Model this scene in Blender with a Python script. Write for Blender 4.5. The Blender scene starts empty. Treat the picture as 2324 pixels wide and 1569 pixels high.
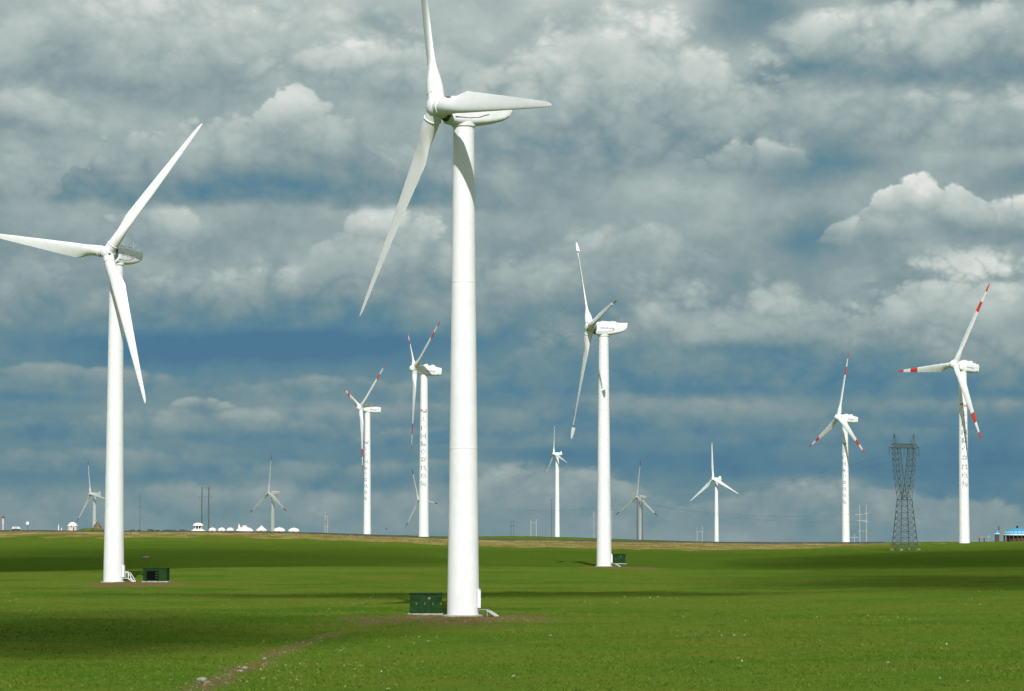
import bpy, bmesh, math, random
import numpy as np
from mathutils import Vector, Matrix, noise as mnoise

R = math.radians
scene = bpy.context.scene
COL = scene.collection
random.seed(7)
rng = np.random.default_rng(7)

# ------------------------------------------------------------------ camera
EYE = 9.0                                   # eye height above the low ground
FOC, CX, CY, HOR = 6500.0, 1162.0, 784.5, 1212.0
PITCH = math.atan((HOR - CY) / FOC)
cam_data = bpy.data.cameras.new('camera')
cam_data.sensor_fit = 'HORIZONTAL'
cam_data.sensor_width = 36.0
cam_data.lens = FOC * 36.0 / 2324.0
cam_data.clip_start = 1.0
cam_data.clip_end = 60000.0
cam = bpy.data.objects.new('camera', cam_data)
cam.location = (0, 0, EYE)
cam.rotation_euler = (math.pi / 2 + PITCH, 0, 0)
COL.objects.link(cam)
scene.camera = cam

# ------------------------------------------------------------------ light
SUN_EL, SUN_AZ = R(38), R(4)                # azimuth: right of straight behind the camera
TO_SUN = Vector((math.sin(SUN_AZ) * math.cos(SUN_EL), -math.cos(SUN_AZ) * math.cos(SUN_EL), math.sin(SUN_EL)))
sun_data = bpy.data.lights.new('sun', 'SUN')
sun_data.energy = 4.4
sun_data.angle = R(0.53)
sun_data.color = (1.0, 0.985, 0.96)
sun = bpy.data.objects.new('sun', sun_data)
sun.rotation_euler = TO_SUN.to_track_quat('Z', 'Y').to_euler()
sun.location = TO_SUN * 200
COL.objects.link(sun)
scene.view_settings.view_transform = 'Standard'
scene.view_settings.look = 'None'
scene.view_settings.exposure = 0.0
scene.view_settings.gamma = 1.0
scene.view_settings.use_curve_mapping = False
scene.cycles.use_denoising = True
scene.cycles.use_adaptive_sampling = True
scene.cycles.adaptive_threshold = 0.025
scene.cycles.adaptive_min_samples = 10
scene.cycles.max_bounces = 6
scene.cycles.diffuse_bounces = 3
scene.cycles.volume_bounces = 0
scene.cycles.transparent_max_bounces = 16


def s2l(c):
    c = c / 255.0
    return c / 12.92 if c <= 0.04045 else ((c + 0.055) / 1.055) ** 2.4


def srgb(r, g, b):
    return (s2l(r), s2l(g), s2l(b), 1.0)


# ------------------------------------------------------------------ world: broken cloud under a Nishita sky
class NT:
    """tiny node-graph writer"""
    def __init__(self, tree):
        self.t = tree

    def node(self, kind, **kw):
        n = self.t.nodes.new(kind)
        for k, v in kw.items():
            setattr(n, k, v)
        return n

    def put(self, sock, v):
        if isinstance(v, bpy.types.NodeSocket):
            self.t.links.new(v, sock)
        elif v is not None:
            sock.default_value = v

    def m(self, op, a, b=None, c=None, clamp=False):
        n = self.node('ShaderNodeMath', operation=op, use_clamp=clamp)
        for i, v in enumerate((a, b, c)):
            if v is not None:
                self.put(n.inputs[i], v)
        return n.outputs[0]

    def v(self, op, a, b=None, c=None):
        n = self.node('ShaderNodeVectorMath', operation=op)
        for i, x in enumerate((a, b, c)):
            if x is not None:
                self.put(n.inputs[i], x)
        return n.outputs['Value'] if op in ('DOT_PRODUCT', 'DISTANCE', 'LENGTH') else n.outputs['Vector']

    def comb(self, x, y, z=0.0):
        n = self.node('ShaderNodeCombineXYZ')
        for i, q in enumerate((x, y, z)):
            self.put(n.inputs[i], q)
        return n.outputs[0]

    def noise(self, vec, scale, detail=4.0, rough=0.55, out='Fac', lac=2.0):
        n = self.node('ShaderNodeTexNoise')
        n.noise_dimensions = '3D'
        self.put(n.inputs['Vector'], vec)
        n.inputs['Scale'].default_value = scale
        n.inputs['Detail'].default_value = detail
        n.inputs['Roughness'].default_value = rough
        n.inputs['Lacunarity'].default_value = lac
        return n.outputs[out]

    def rng(self, x, a, b, c=0.0, d=1.0, smooth=True):
        n = self.node('ShaderNodeMapRange')
        n.interpolation_type = 'SMOOTHSTEP' if smooth else 'LINEAR'
        self.put(n.inputs[0], x)
        for i, q in enumerate((a, b, c, d)):
            n.inputs[i + 1].default_value = q
        return n.outputs[0]

    def mixf(self, f, a, b):
        n = self.node('ShaderNodeMix', data_type='FLOAT')
        self.put(n.inputs[0], f); self.put(n.inputs[2], a); self.put(n.inputs[3], b)
        return n.outputs[0]

    def mixc(self, f, a, b, blend='MIX'):
        n = self.node('ShaderNodeMix', data_type='RGBA', blend_type=blend)
        self.put(n.inputs[0], f); self.put(n.inputs[6], a); self.put(n.inputs[7], b)
        return n.outputs[2]

    def ramp(self, f, stops, interp='LINEAR'):
        n = self.node('ShaderNodeValToRGB')
        e = n.color_ramp.elements
        n.color_ramp.interpolation = interp
        while len(e) < len(stops):
            e.new(0.5)
        for el, (p, c) in zip(e, stops):
            el.position = p
            el.color = c
        self.put(n.inputs[0], f)
        return n.outputs[0]


world = bpy.data.worlds.new('World')
scene.world = world
world.use_nodes = True
world.node_tree.nodes.clear()
W = NT(world.node_tree)
tc = W.node('ShaderNodeTexCoord')
D = tc.outputs['Generated']
sep = W.node('ShaderNodeSeparateXYZ')
W.put(sep.inputs[0], D)
# compass bearing and elevation of the view direction, in 1/6500 rad steps
az = W.m('MULTIPLY_ADD', W.m('ARCTAN2', sep.outputs[0], sep.outputs[1]), FOC, CX)
el = W.m('MULTIPLY_ADD', W.m('ARCSINE', sep.outputs[2]), -FOC, HOR)
P0 = W.comb(az, el)
dflat = W.v('MULTIPLY', D, (1.0, 1.0, 1.35))
low = W.rng(el, 650.0, 1000.0)

# billows: folded noise gives round puffs with creases between them
BIL = None
for (sc_, amp_, off) in ((44.0, .50, 0.0), (92.0, .27, 3.3), (190.0, .15, 7.7), (400.0, .08, 1.9)):
    n_ = W.noise(W.v('ADD', dflat, (off, off * .7, 0.0)), sc_, 0.0, 0.5)
    f_ = W.m('ABSOLUTE', W.m('MULTIPLY_ADD', n_, 3.2, -1.6))
    BIL = W.m('MULTIPLY', f_, amp_) if BIL is None else W.m('MULTIPLY_ADD', f_, amp_, BIL)
BIL = W.m('SMOOTH_MIN', W.m('SUBTRACT', BIL, .40), .16, .10)
fb = W.noise(dflat, 20.0, 6.0, 0.56, 'Color')
fs = W.node('ShaderNodeSeparateColor')
W.put(fs.inputs[0], fb)
fa, fc, fd = (W.m('SUBTRACT', fs.outputs[i], .5) for i in range(3))
up = W.m('SUBTRACT', W.noise(dflat, 27.0, 5.0, .56), W.noise(W.v('ADD', dflat, (0.0, 0.0, .010)), 27.0, 5.0, .56))
streak = W.m('SUBTRACT', W.noise(W.v('MULTIPLY', D, (1.0, 1.0, 4.5)), 24.0, 4.0, 0.5), .5)
ax = W.m('MULTIPLY_ADD', fa, 170.0, az)
ay = W.m('MULTIPLY_ADD', fc, W.mixf(low, 95.0, 40.0), el)
P = W.comb(ax, ay)

# dark gaps between the clouds: bearing, elevation, radii, strength
GAPS = [
    (330, 225, 330, 34, -.10), (880, 45, 90, 42, -.14), (1150, 180, 90, 26, -.12), (1720, 40, 110, 60, -.28), (2180, 8, 190, 30, -.24),
    (1870, 390, 110, 56, -.22), (1850, 545, 70, 54, -.26), (2285, 415, 90, 32, -.20), (1360, 285, 75, 34, -.10), (1500, 352, 120, 24, -.12),
    (560, 795, 360, 46, -.34), (950, 770, 200, 24, -.10), (100, 760, 170, 28, -.10), (60, 908, 200, 12, -.12), (620, 1085, 520, 26, -.08), (110, 1075, 170, 34, -.10),
    (1225, 742, 140, 20, -.16), (1830, 815, 130, 22, -.14), (1640, 893, 250, 11, -.16), (2310, 896, 120, 11, -.16), (1560, 1038, 240, 30, -.14), (1760, 1074, 260, 20, -.14),
    (2200, 1020, 220, 90, -.14), (2270, 1130, 160, 50, -.14), (1240, 1032, 130, 16, -.12), (625, 505, 90, 55, -.06), (1560, 25, 60, 45, .14),
]
b = W.ramp(W.rng(el, 0.0, 1250.0, 0.0, 1.0, False),
           [(0.0, (.66,) * 3 + (1,)), (.24, (.57,) * 3 + (1,)), (.42, (.50,) * 3 + (1,)), (.54, (.42,) * 3 + (1,)), (.64, (.25,) * 3 + (1,)),
            (.74, (.30,) * 3 + (1,)), (.83, (.25,) * 3 + (1,)), (.89, (.31,) * 3 + (1,)), (.97, (.38,) * 3 + (1,))])
for (bx, by, rx, ry, amp) in GAPS:
    q = W.v('MULTIPLY_ADD', P, (1.0 / rx, 1.0 / ry, 0.0), (-bx / rx, -by / ry, 0.0))
    b = W.m('MULTIPLY_ADD', W.m('POWER', 0.43, W.v('DOT_PRODUCT', q, q)), amp, b)
b = W.m('MULTIPLY_ADD', fd, W.mixf(low, .34, .26), b)
b = W.m('MULTIPLY_ADD', up, W.mixf(low, .34, .34), b)
b = W.m('MULTIPLY_ADD', streak, W.mixf(low, .05, .20), b)
b = W.m('MULTIPLY_ADD', BIL, W.mixf(low, .12, .06), b)

axs = W.m('MULTIPLY_ADD', fa, 190.0, az)
ays = W.m('MULTIPLY_ADD', fc, W.mixf(low, 110.0, 75.0), el)


def cloud_unit(b, cx_, base, rx, ht, bt, bb, opacity, soft, puff=1.0):
    """one cloud: domed, billowed top, flat base, bright above and grey below"""
    q = W.m('MULTIPLY_ADD', axs, 1.0 / rx, -cx_ / rx)
    v_ = W.m('MULTIPLY_ADD', ays, -1.0 / ht, base / ht)
    d_ = W.m('MULTIPLY_ADD', W.m('MULTIPLY', q, q), -1.0, 1.0)
    f = W.m('SUBTRACT', d_, v_)
    f = W.m('MULTIPLY_ADD', BIL, .55 * puff, f)
    edge = W.rng(v_, -.09 if soft < .17 else -.16, .05 if soft < .17 else .10)
    mask = W.m('MULTIPLY', W.m('MULTIPLY', W.rng(f, 0.0, soft), edge), W.rng(d_, -.05, .5, 0.0, opacity))
    sh = W.m('MULTIPLY_ADD', W.rng(v_, -.05, .95, bb, bt), 1.0, W.m('MULTIPLY', BIL, .30 * puff))
    sh = W.m('MULTIPLY_ADD', fd, .26, sh)
    sh = W.m('MULTIPLY_ADD', up, .38, sh)
    return W.mixf(mask, b, sh)


UNITS = [
    # low banks towards the horizon
    (250, 1075, 520, 62, .42, .26, .8, .3, .8), (840, 1100, 560, 62, .42, .26, .8, .3, .8), (900, 965, 560, 62, .44, .26, .8, .3, .8), (1160, 885, 340, 52, .44, .24, .75, .3, .9), (1950, 1020, 420, 50, .33, .20, .7, .35, .8), (2050, 875, 420, 75, .46, .24, .75, .3, .9),
    (520, 1175, 760, 92, .46, .38, .75, .35, .7), (1250, 1165, 320, 120, .52, .41, .9, .22, .8), (1880, 1195, 520, 105, .48, .38, .9, .25, .8),
    (420, 1000, 720, 72, .45, .24, .9, .3, .9), (1050, 1010, 420, 50, .42, .24, .8, .3, .9), (465, 930, 72, 34, .66, .42, .85, .4, 1.3), (1450, 990, 560, 96, .43, .20, .9, .3, .9), (2150, 965, 380, 62, .40, .20, .75, .3, .8),
    (160, 885, 380, 62, .43, .26, .9, .25, .9), (760, 905, 330, 55, .42, .26, .85, .25, .9),
    # grey middle masses
    (2240, 890, 380, 150, .58, .22, .85, .3, 1.0), (1620, 890, 620, 290, .74, .17, .9, .4, 1.0), (1780, 780, 330, 150, .66, .50, .6, .4, 1.0), (2210, 800, 400, 240, .82, .40, .9, .25, 1.1),
    (80, 735, 320, 170, .56, .32, .8, .35, 1.0), (600, 748, 560, 160, .66, .24, .92, .3, 1.1), (1200, 745, 270, 230, .68, .28, .85, .3, 1.0),
    (1430, 615, 290, 120, .70, .50, .7, .35, 1.0), (880, 660, 230, 215, .70, .44, .92, .16, 1.1), (350, 595, 170, 160, .72, .44, .85, .2, 1.1),
    # high bright sheets
    (40, 460, 330, 125, .64, .48, .7, .4, 1.0), (60, 325, 220, 120, .74, .50, .8, .3, 1.0), (430, 215, 860, 290, .88, .46, .88, .5, .9), (860, 200, 400, 130, .86, .52, .8, .3, 1.0),
    (480, 462, 420, 212, .70, .30, .96, .10, 1.0), (850, 462, 330, 165, .68, .30, .95, .14, 1.0), (680, 462, 230, 262, .73, .30, .96, .09, .9),
    (2230, 345, 440, 150, .76, .46, .85, .25, 1.1), (1900, 330, 230, 110, .66, .48, .7, .3, 1.1), (2140, 210, 600, 215, .80, .36, .92, .3, 1.1), (1905, 170, 160, 140, .90, .60, .7, .4, 1.2),
    (1420, 365, 560, 370, .86, .42, .92, .3, 1.2), (1720, 392, 190, 80, .74, .46, .8, .25, 1.2), (1470, 180, 210, 230, .94, .64, .7, .4, 1.2),
    (2260, 552, 420, 104, .80, .42, .97, .14, 1.0), (1950, 552, 105, 52, .74, .46, .7, .2, 1.1), (2130, 552, 160, 140, .84, .42, .96, .10, .9), (2070, 552, 135, 165, .92, .42, .97, .09, .8),
]
for u_ in UNITS:
    b = cloud_unit(b, *u_)
for (bx, by, rx, ry, amp) in ((1745, 35, 120, 60, -.07), (2180, 4, 190, 30, -.12), (1865, 385, 120, 52, -.09), (1850, 535, 75, 50, -.08), (620, 432, 300, 16, -.09)):
    q = W.v('MULTIPLY_ADD', P, (1.0 / rx, 1.0 / ry, 0.0), (-bx / rx, -by / ry, 0.0))
    b = W.m('MULTIPLY_ADD', W.m('POWER', 0.43, W.v('DOT_PRODUCT', q, q)), amp, b)
b = W.m('MULTIPLY_ADD', b, 1.20, W.mixf(low, -.035, -.045), clamp=True)
cloud = W.ramp(b, [(0.0, srgb(54, 108, 142)), (.15, srgb(78, 124, 147)), (.30, srgb(108, 139, 149)), (.45, srgb(131, 152, 157)),
                   (.60, srgb(153, 170, 170)), (.75, srgb(177, 190, 187)), (.90, srgb(201, 209, 204)), (1.0, srgb(226, 228, 224))])
cloud = W.v('MULTIPLY', cloud, (10.0, 10.0, 10.0))
sky = W.node('ShaderNodeTexSky')
sky.sky_type = 'NISHITA'
sky.sun_disc = False
sky.sun_elevation = SUN_EL
sky.sun_rotation = math.pi - SUN_AZ
cover = W.rng(b, 0.0, 0.35, 0.93, 0.98)
bg = W.node('ShaderNodeBackground')
W.put(bg.inputs[0], W.mixc(cover, sky.outputs[0], cloud))
bg.inputs[1].default_value = 0.1
wo = W.node('ShaderNodeOutputWorld')
world.node_tree.links.new(bg.outputs[0], wo.inputs[0])
world.cycles.sampling_method = 'MANUAL'
world.cycles.sample_map_resolution = 512


# ------------------------------------------------------------------ helpers
def place(x, y, Y):
    """point at forward distance Y seen along the bearing of photo position (x, y)"""
    dx, dy = (x - CX) / FOC, (CY - y) / FOC
    cp, sp = math.cos(PITCH), math.sin(PITCH)
    d = Vector((dx, cp - dy * sp, sp + dy * cp))
    d *= Y / d.y
    return d + Vector((0, 0, EYE))


def material(name, build):
    m = bpy.data.materials.new(name)
    m.use_nodes = True
    t = NT(m.node_tree)
    bsdf = m.node_tree.nodes['Principled BSDF']
    build(t, bsdf)
    return m


def obj_coord(t):
    return t.node('ShaderNodeTexCoord').outputs['Object']


def paint(name, col, rough=0.4, var=0.06, scale=2.0, grime=0.0, grime_col=(.25, .22, .17, 1), metallic=0.0, spec=0.4):
    def build(t, p):
        oc = obj_coord(t)
        n = t.noise(oc, scale, 5.0, 0.6)
        dark = tuple(c * (1 - 2.2 * var) for c in col[:3]) + (1,)
        c = t.mixc(t.rng(n, .3, .7), dark, tuple(col[:3]) + (1,))
        if grime:
            st = t.noise(t.v('MULTIPLY', oc, (3.0, 3.0, .25)), scale * 1.5, 6.0, .65)
            c = t.mixc(t.rng(st, .52, .8, 0.0, grime), c, grime_col)
        t.put(p.inputs['Base Color'], c)
        t.put(p.inputs['Roughness'], t.rng(n, .2, .8, rough - .06, rough + .1))
        p.inputs['Metallic'].default_value = metallic
        p.inputs['Specular IOR Level'].default_value = spec
    return material(name, build)


M = {}
M['white'] = paint('white_turbine_paint', (.80, .80, .81), .42, .03, .6, .26, (.58, .57, .55, 1))
M['blade'] = paint('white_gelcoat', (.80, .80, .80), .36, .03, .5, .22, (.60, .58, .52, 1))
M['red'] = paint('red_warning_paint', (.66, .055, .022), .45, .08, 1.0)
M['dullred'] = paint('dull_red_tip_paint', (.33, .055, .05), .5, .08, 1.0)
M['darktip'] = paint('dark_tip_paint', (.055, .05, .05), .5, .1, 1.0)
M['seam'] = paint('dark_seam', (.10, .11, .09), .7, .1, 4.0)
M['steel'] = paint('galvanised_steel', (.42, .44, .45), .45, .12, 8.0, metallic=.5)
M['lattice'] = paint('weathered_lattice_steel', (.085, .115, .105), .7, .15, 3.0)
M['concrete'] = paint('concrete', (.42, .40, .36), .85, .15, 3.0, .3)
M['letter'] = paint('blue_grey_lettering', (.21, .25, .31), .6, .1, 2.0)
M['logo'] = paint('faded_red_mark', (.48, .33, .30), .6, .1, 2.0)
M['nacelle_mark'] = paint('violet_grey_lettering', (.36, .36, .50), .6, .05, 2.0)
M['green_box'] = paint('dark_green_enclosure_paint', (.013, .046, .010), .75, .2, 2.5, .3, (.02, .032, .012, 1), spec=.15)
M['green_door'] = paint('green_enclosure_door_paint', (.016, .056, .012), .75, .2, 2.5, spec=.15)
M['black'] = paint('shade_and_finial_black', (.004, .006, .004), .9, .2, 3.0, spec=.05)  # black in place of shade inside openings; also the tent finial
M['felt'] = paint('white_felt', (.78, .77, .74), .8, .05, 1.5)
M['felt_cream'] = paint('cream_canvas', (.68, .61, .53), .8, .06, 1.5)
M['brick'] = paint('red_brown_paint', (.25, .10, .075), .8, .15, 2.0)
M['pink'] = paint('pale_pink_render', (.60, .46, .46), .8, .08, 1.5)
M['tent_blue'] = paint('turquoise_canvas', (.05, .27, .44), .6, .06, .8)
M['tent_trim'] = paint('pale_blue_trim', (.50, .68, .74), .6, .06, .8)
M['wood'] = paint('dark_timber', (.10, .07, .055), .8, .2, 2.0)
M['orange'] = paint('orange_canvas', (.52, .22, .09), .7, .08, 2.0)
M['blue_sign'] = paint('pale_blue_panel', (.20, .36, .52), .6, .08, 2.0)
M['rock'] = paint('brown_rock', (.20, .16, .12), .9, .25, 1.5)
M['pale_rock'] = paint('pale_rock', (.27, .255, .21), .9, .2, 3.0)
M['pole'] = paint('weathered_pole', (.12, .115, .11), .85, .15, 3.0)
M['pale_pole'] = paint('pale_concrete_pole', (.55, .53, .50), .8, .15, 3.0)
M['glass'] = paint('dark_glass', (.02, .025, .03), .1, .0, 1.0, spec=.6)
M['tyre'] = paint('tyre_rubber', (.02, .02, .02), .8, .1, 5.0)
M['bird'] = paint('dark_feather', (.02, .02, .022), .8, .1, 5.0)


def tag(o, label=None, cat=None, group=None, kind=None):
    for k, v in (('label', label), ('category', cat), ('group', group), ('kind', kind)):
        if v:
            o[k] = v
    return o


def empty(name, loc, rz=0.0):
    o = bpy.data.objects.new(name, None)
    o.empty_display_size = 1.0
    o.location = loc
    o.rotation_euler = (0, 0, rz)
    COL.objects.link(o)
    return o


class MB:
    """collects shapes, then links them as ONE mesh object"""
    def __init__(self):
        self.bm = bmesh.new()

    def box(self, c, s, mat=None, bevel=0.0):
        r = bmesh.ops.create_cube(self.bm, size=1.0, matrix=Matrix.Translation(c) @ (mat or Matrix()) @ Matrix.Diagonal((s[0], s[1], s[2], 1)))
        if bevel:
            es = list({e for v in r['verts'] for e in v.link_edges})
            bmesh.ops.bevel(self.bm, geom=es, offset=bevel, segments=2, affect='EDGES')
        return self

    def tube(self, a, b_, r0, r1=None, n=8, caps=True):
        a, b_ = Vector(a), Vector(b_)
        r1 = r0 if r1 is None else r1
        d = b_ - a
        q = d.to_track_quat('Z', 'Y')
        ring = []
        for p, r in ((a, r0), (b_, r1)):
            ring.append([self.bm.verts.new(p + q @ Vector((r * math.cos(2 * math.pi * i / n), r * math.sin(2 * math.pi * i / n), 0))) for i in range(n)])
        for i in range(n):
            j = (i + 1) % n
            self.bm.faces.new((ring[0][i], ring[0][j], ring[1][j], ring[1][i]))
        if caps:
            self.bm.faces.new(ring[0][::-1]); self.bm.faces.new(ring[1])
        return self

    def lathe(self, prof, n=24, c=(0, 0, 0), mat=None):
        """profile [(r, z)] turned round Z"""
        T = Matrix.Translation(c) @ (mat or Matrix())
        rings = []
        for (r, z) in prof:
            if r < 1e-5:
                rings.append([self.bm.verts.new(T @ Vector((0, 0, z)))])
            else:
                rings.append([self.bm.verts.new(T @ Vector((r * math.cos(2 * math.pi * i / n), r * math.sin(2 * math.pi * i / n), z))) for i in range(n)])
        for A, B in zip(rings, rings[1:]):
            for i in range(n):
                j = (i + 1) % n
                if len(A) == 1 and len(B) == 1:
                    continue
                if len(A) == 1:
                    self.bm.faces.new((A[0], B[j], B[i]))
                elif len(B) == 1:
                    self.bm.faces.new((A[i], A[j], B[0]))
                else:
                    self.bm.faces.new((A[i], A[j], B[j], B[i]))
        if len(rings[0]) > 1:
            self.bm.faces.new(rings[0][::-1])
        if len(rings[-1]) > 1:
            self.bm.faces.new(rings[-1])
        return self

    def loft(self, rings, cap=True):
        vs = [[self.bm.verts.new(p) for p in r] for r in rings]
        n = len(vs[0])
        faces = []
        for k, (A, B) in enumerate(zip(vs, vs[1:])):
            for i in range(n):
                j = (i + 1) % n
                faces.append((k, self.bm.faces.new((A[i], A[j], B[j], B[i]))))
        if cap:
            self.bm.faces.new(vs[0][::-1]); faces.append((len(vs) - 2, self.bm.faces.new(vs[-1])))
        return faces

    def mesh(self, name, mats, smooth=True, angle=35):
        bmesh.ops.recalc_face_normals(self.bm, faces=self.bm.faces)
        me = bpy.data.meshes.new(name)
        for f in self.bm.faces:
            f.smooth = smooth
        if smooth:
            for e in self.bm.edges:
                if len(e.link_faces) == 2 and e.calc_face_angle(0) > R(angle):
                    e.smooth = False
        self.bm.to_mesh(me)
        self.bm.free()
        for m in (mats if isinstance(mats, (list, tuple)) else [mats]):
            me.materials.append(m)
        return me

    def build(self, name, mats, parent=None, smooth=True, angle=35, matrix=None):
        return link(name, self.mesh(name, mats, smooth, angle), parent, matrix)


def link(name, me, parent=None, matrix=None):
    o = bpy.data.objects.new(name, me)
    COL.objects.link(o)
    if parent is not None:
        o.parent = parent
    if matrix is not None:
        o.matrix_local = matrix
    return o


# ------------------------------------------------------------------ terrain
def pchip(xk, yk, x):
    """monotone cubic interpolation along the last knots, vectorised"""
    xk, yk = np.asarray(xk, float), np.asarray(yk, float)
    h = np.diff(xk); dl = np.diff(yk) / h
    d = np.zeros_like(yk)
    w1, w2 = 2 * h[1:] + h[:-1], h[1:] + 2 * h[:-1]
    ok = dl[:-1] * dl[1:] > 0
    d[1:-1][ok] = (w1 + w2)[ok] / (w1[ok] / dl[:-1][ok] + w2[ok] / dl[1:][ok])
    d[0], d[-1] = dl[0], dl[-1]
    x = np.clip(x, xk[0], xk[-1])
    i = np.clip(np.searchsorted(xk, x) - 1, 0, len(xk) - 2)
    t = (x - xk[i]) / h[i]
    return ((1 + 2 * t) * (1 - t) ** 2 * yk[i] + t * (1 - t) ** 2 * h[i] * d[i] + t * t * (3 - 2 * t) * yk[i + 1] + t * t * (t - 1) * h[i] * d[i + 1])


YK = [-600, 100, 167, 230, 292, 360, 457, 540, 624, 720, 850, 950, 1000, 1040, 1062, 1300, 1500, 1750, 2000, 2600, 6000, 20000]
ZT = {   # height relative to the eye, along five bearings
    -400: [-9.6, -9.4, -9.2, -8.9, -8.6, -8.3, -7.9, -7.6, -8.3, -7.3, -4.3, -1.6, -.6, 1.0, 1.3, 2.2, -3, -20, -27, -27, -30, -90],
    0:    [-9.6, -9.4, -9.2, -8.9, -8.6, -8.3, -7.7, -7.4, -8.2, -7.2, -4.5, -2.0, -1.0, .7, .9, 1.6, -3, -20, -27, -27, -30, -90],
    580:  [-9.6, -9.4, -9.2, -9.0, -8.7, -8.5, -7.6, -6.4, -7.2, -5.8, -3.7, -2.2, -1.3, .35, .5, .9, -4, -20, -27, -27, -30, -90],
    1160: [-9.6, -9.4, -9.1, -8.7, -8.5, -8.4, -7.7, -6.5, -7.0, -6.3, -5.1, -4.2, -3.5, -2.5, -2.4, -1.7, -1.2, -6, -27, -24, -30, -90],
    1740: [-9.6, -9.4, -9.1, -8.8, -8.5, -8.1, -7.6, -7.2, -7.4, -6.7, -5.9, -5.2, -4.6, -3.7, -3.5, -4.2, -4.8, -10, -18, -24, -32, -90],
    2184: [-9.6, -9.4, -9.1, -8.7, -8.2, -7.6, -7.2, -7.1, -6.9, -5.9, -4.6, -3.7, -3.4, -3.4, -3.45, -3.7, -5.2, -12, -20, -24, -32, -90],
    2324: [-9.6, -9.4, -9.1, -8.6, -8.1, -7.4, -7.0, -7.0, -6.6, -5.4, -3.9, -3.1, -2.95, -2.9, -2.9, -3.3, -5.0, -12, -20, -24, -32, -90],
    2800: [-9.6, -9.4, -9.0, -8.5, -7.9, -7.1, -6.8, -6.9, -6.2, -4.9, -3.2, -2.4, -2.2, -2.1, -2.1, -2.6, -5.0, -12, -20, -24, -32, -90]}
COLS = sorted(ZT)


def fbm2(x, y, seed=0, octv=4):
    """cheap smooth value noise in numpy"""
    out = np.zeros_like(x); amp = 1.0; tot = 0.0
    for o in range(octv):
        xi, yi = np.floor(x).astype(np.int64), np.floor(y).astype(np.int64)
        xf, yf = x - xi, y - yi
        u, v = xf * xf * (3 - 2 * xf), yf * yf * (3 - 2 * yf)

        def hsh(a, b_):
            h = (a * 374761393 + b_ * 668265263 + (seed + o * 101) * 974711) & 0x7fffffff
            h = ((h ^ (h >> 13)) * 1274126177) & 0x7fffffff
            return ((h ^ (h >> 16)) & 0xffff) / 65535.0
        out += amp * ((hsh(xi, yi) * (1 - u) + hsh(xi + 1, yi) * u) * (1 - v) + (hsh(xi, yi + 1) * (1 - u) + hsh(xi + 1, yi + 1) * u) * v)
        tot += amp; amp *= .5; x = x * 2.03 + 17.1; y = y * 2.03 + 9.7
    return out / tot


def ground(X, Y):
    X, Y = np.atleast_1d(np.asarray(X, float)), np.atleast_1d(np.asarray(Y, float))
    xp = CX + FOC * X / np.maximum(Y, 120.0)
    tab = np.array([pchip(YK, ZT[c], Y) for c in COLS])
    xk = np.array(COLS, float)
    xc = np.clip(xp, xk[0], xk[-1])
    i = np.clip(np.searchsorted(xk, xc) - 1, 0, len(xk) - 2)
    t = (xc - xk[i]) / (xk[i + 1] - xk[i])
    t = t * t * (3 - 2 * t) * .5 + t * .5
    k = np.arange(len(X))
    z = tab[i, k] * (1 - t) + tab[i + 1, k] * t
    z += 13 * np.exp(-((X - 40) ** 2 + (Y - 2528) ** 2) / 160.0 ** 2)
    und = np.clip((Y - 60) / 60, 0, 1) * np.clip((2500 - Y) / 500, 0, 1)
    z += und * ((fbm2(X / 14, Y / 26, 3) - .5) * .55 + (fbm2(X / 2.3, Y / 3.2, 8, 3) - .5) * .24)
    return z + EYE


def gz(x, y):
    return float(ground([x], [y])[0])


PADS = []           # (X, Y, rx, ry) trodden bare earth
TRACK = [place(425, 1585, 163), place(500, 1535, 181), place(560, 1500, 199), place(650, 1462, 224), place(760, 1432, 252), place(860, 1410, 281), place(930, 1402, 292)]


def seg_dist(X, Y, pts):
    d = np.full_like(X, 1e9)
    for a, b_ in zip(pts, pts[1:]):
        ax, ay, bx, by = a.x, a.y, b_.x, b_.y
        l2 = (bx - ax) ** 2 + (by - ay) ** 2
        t = np.clip(((X - ax) * (bx - ax) + (Y - ay) * (by - ay)) / l2, 0, 1)
        d = np.minimum(d, np.hypot(X - ax - t * (bx - ax), Y - ay - t * (by - ay)))
    return d


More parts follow.
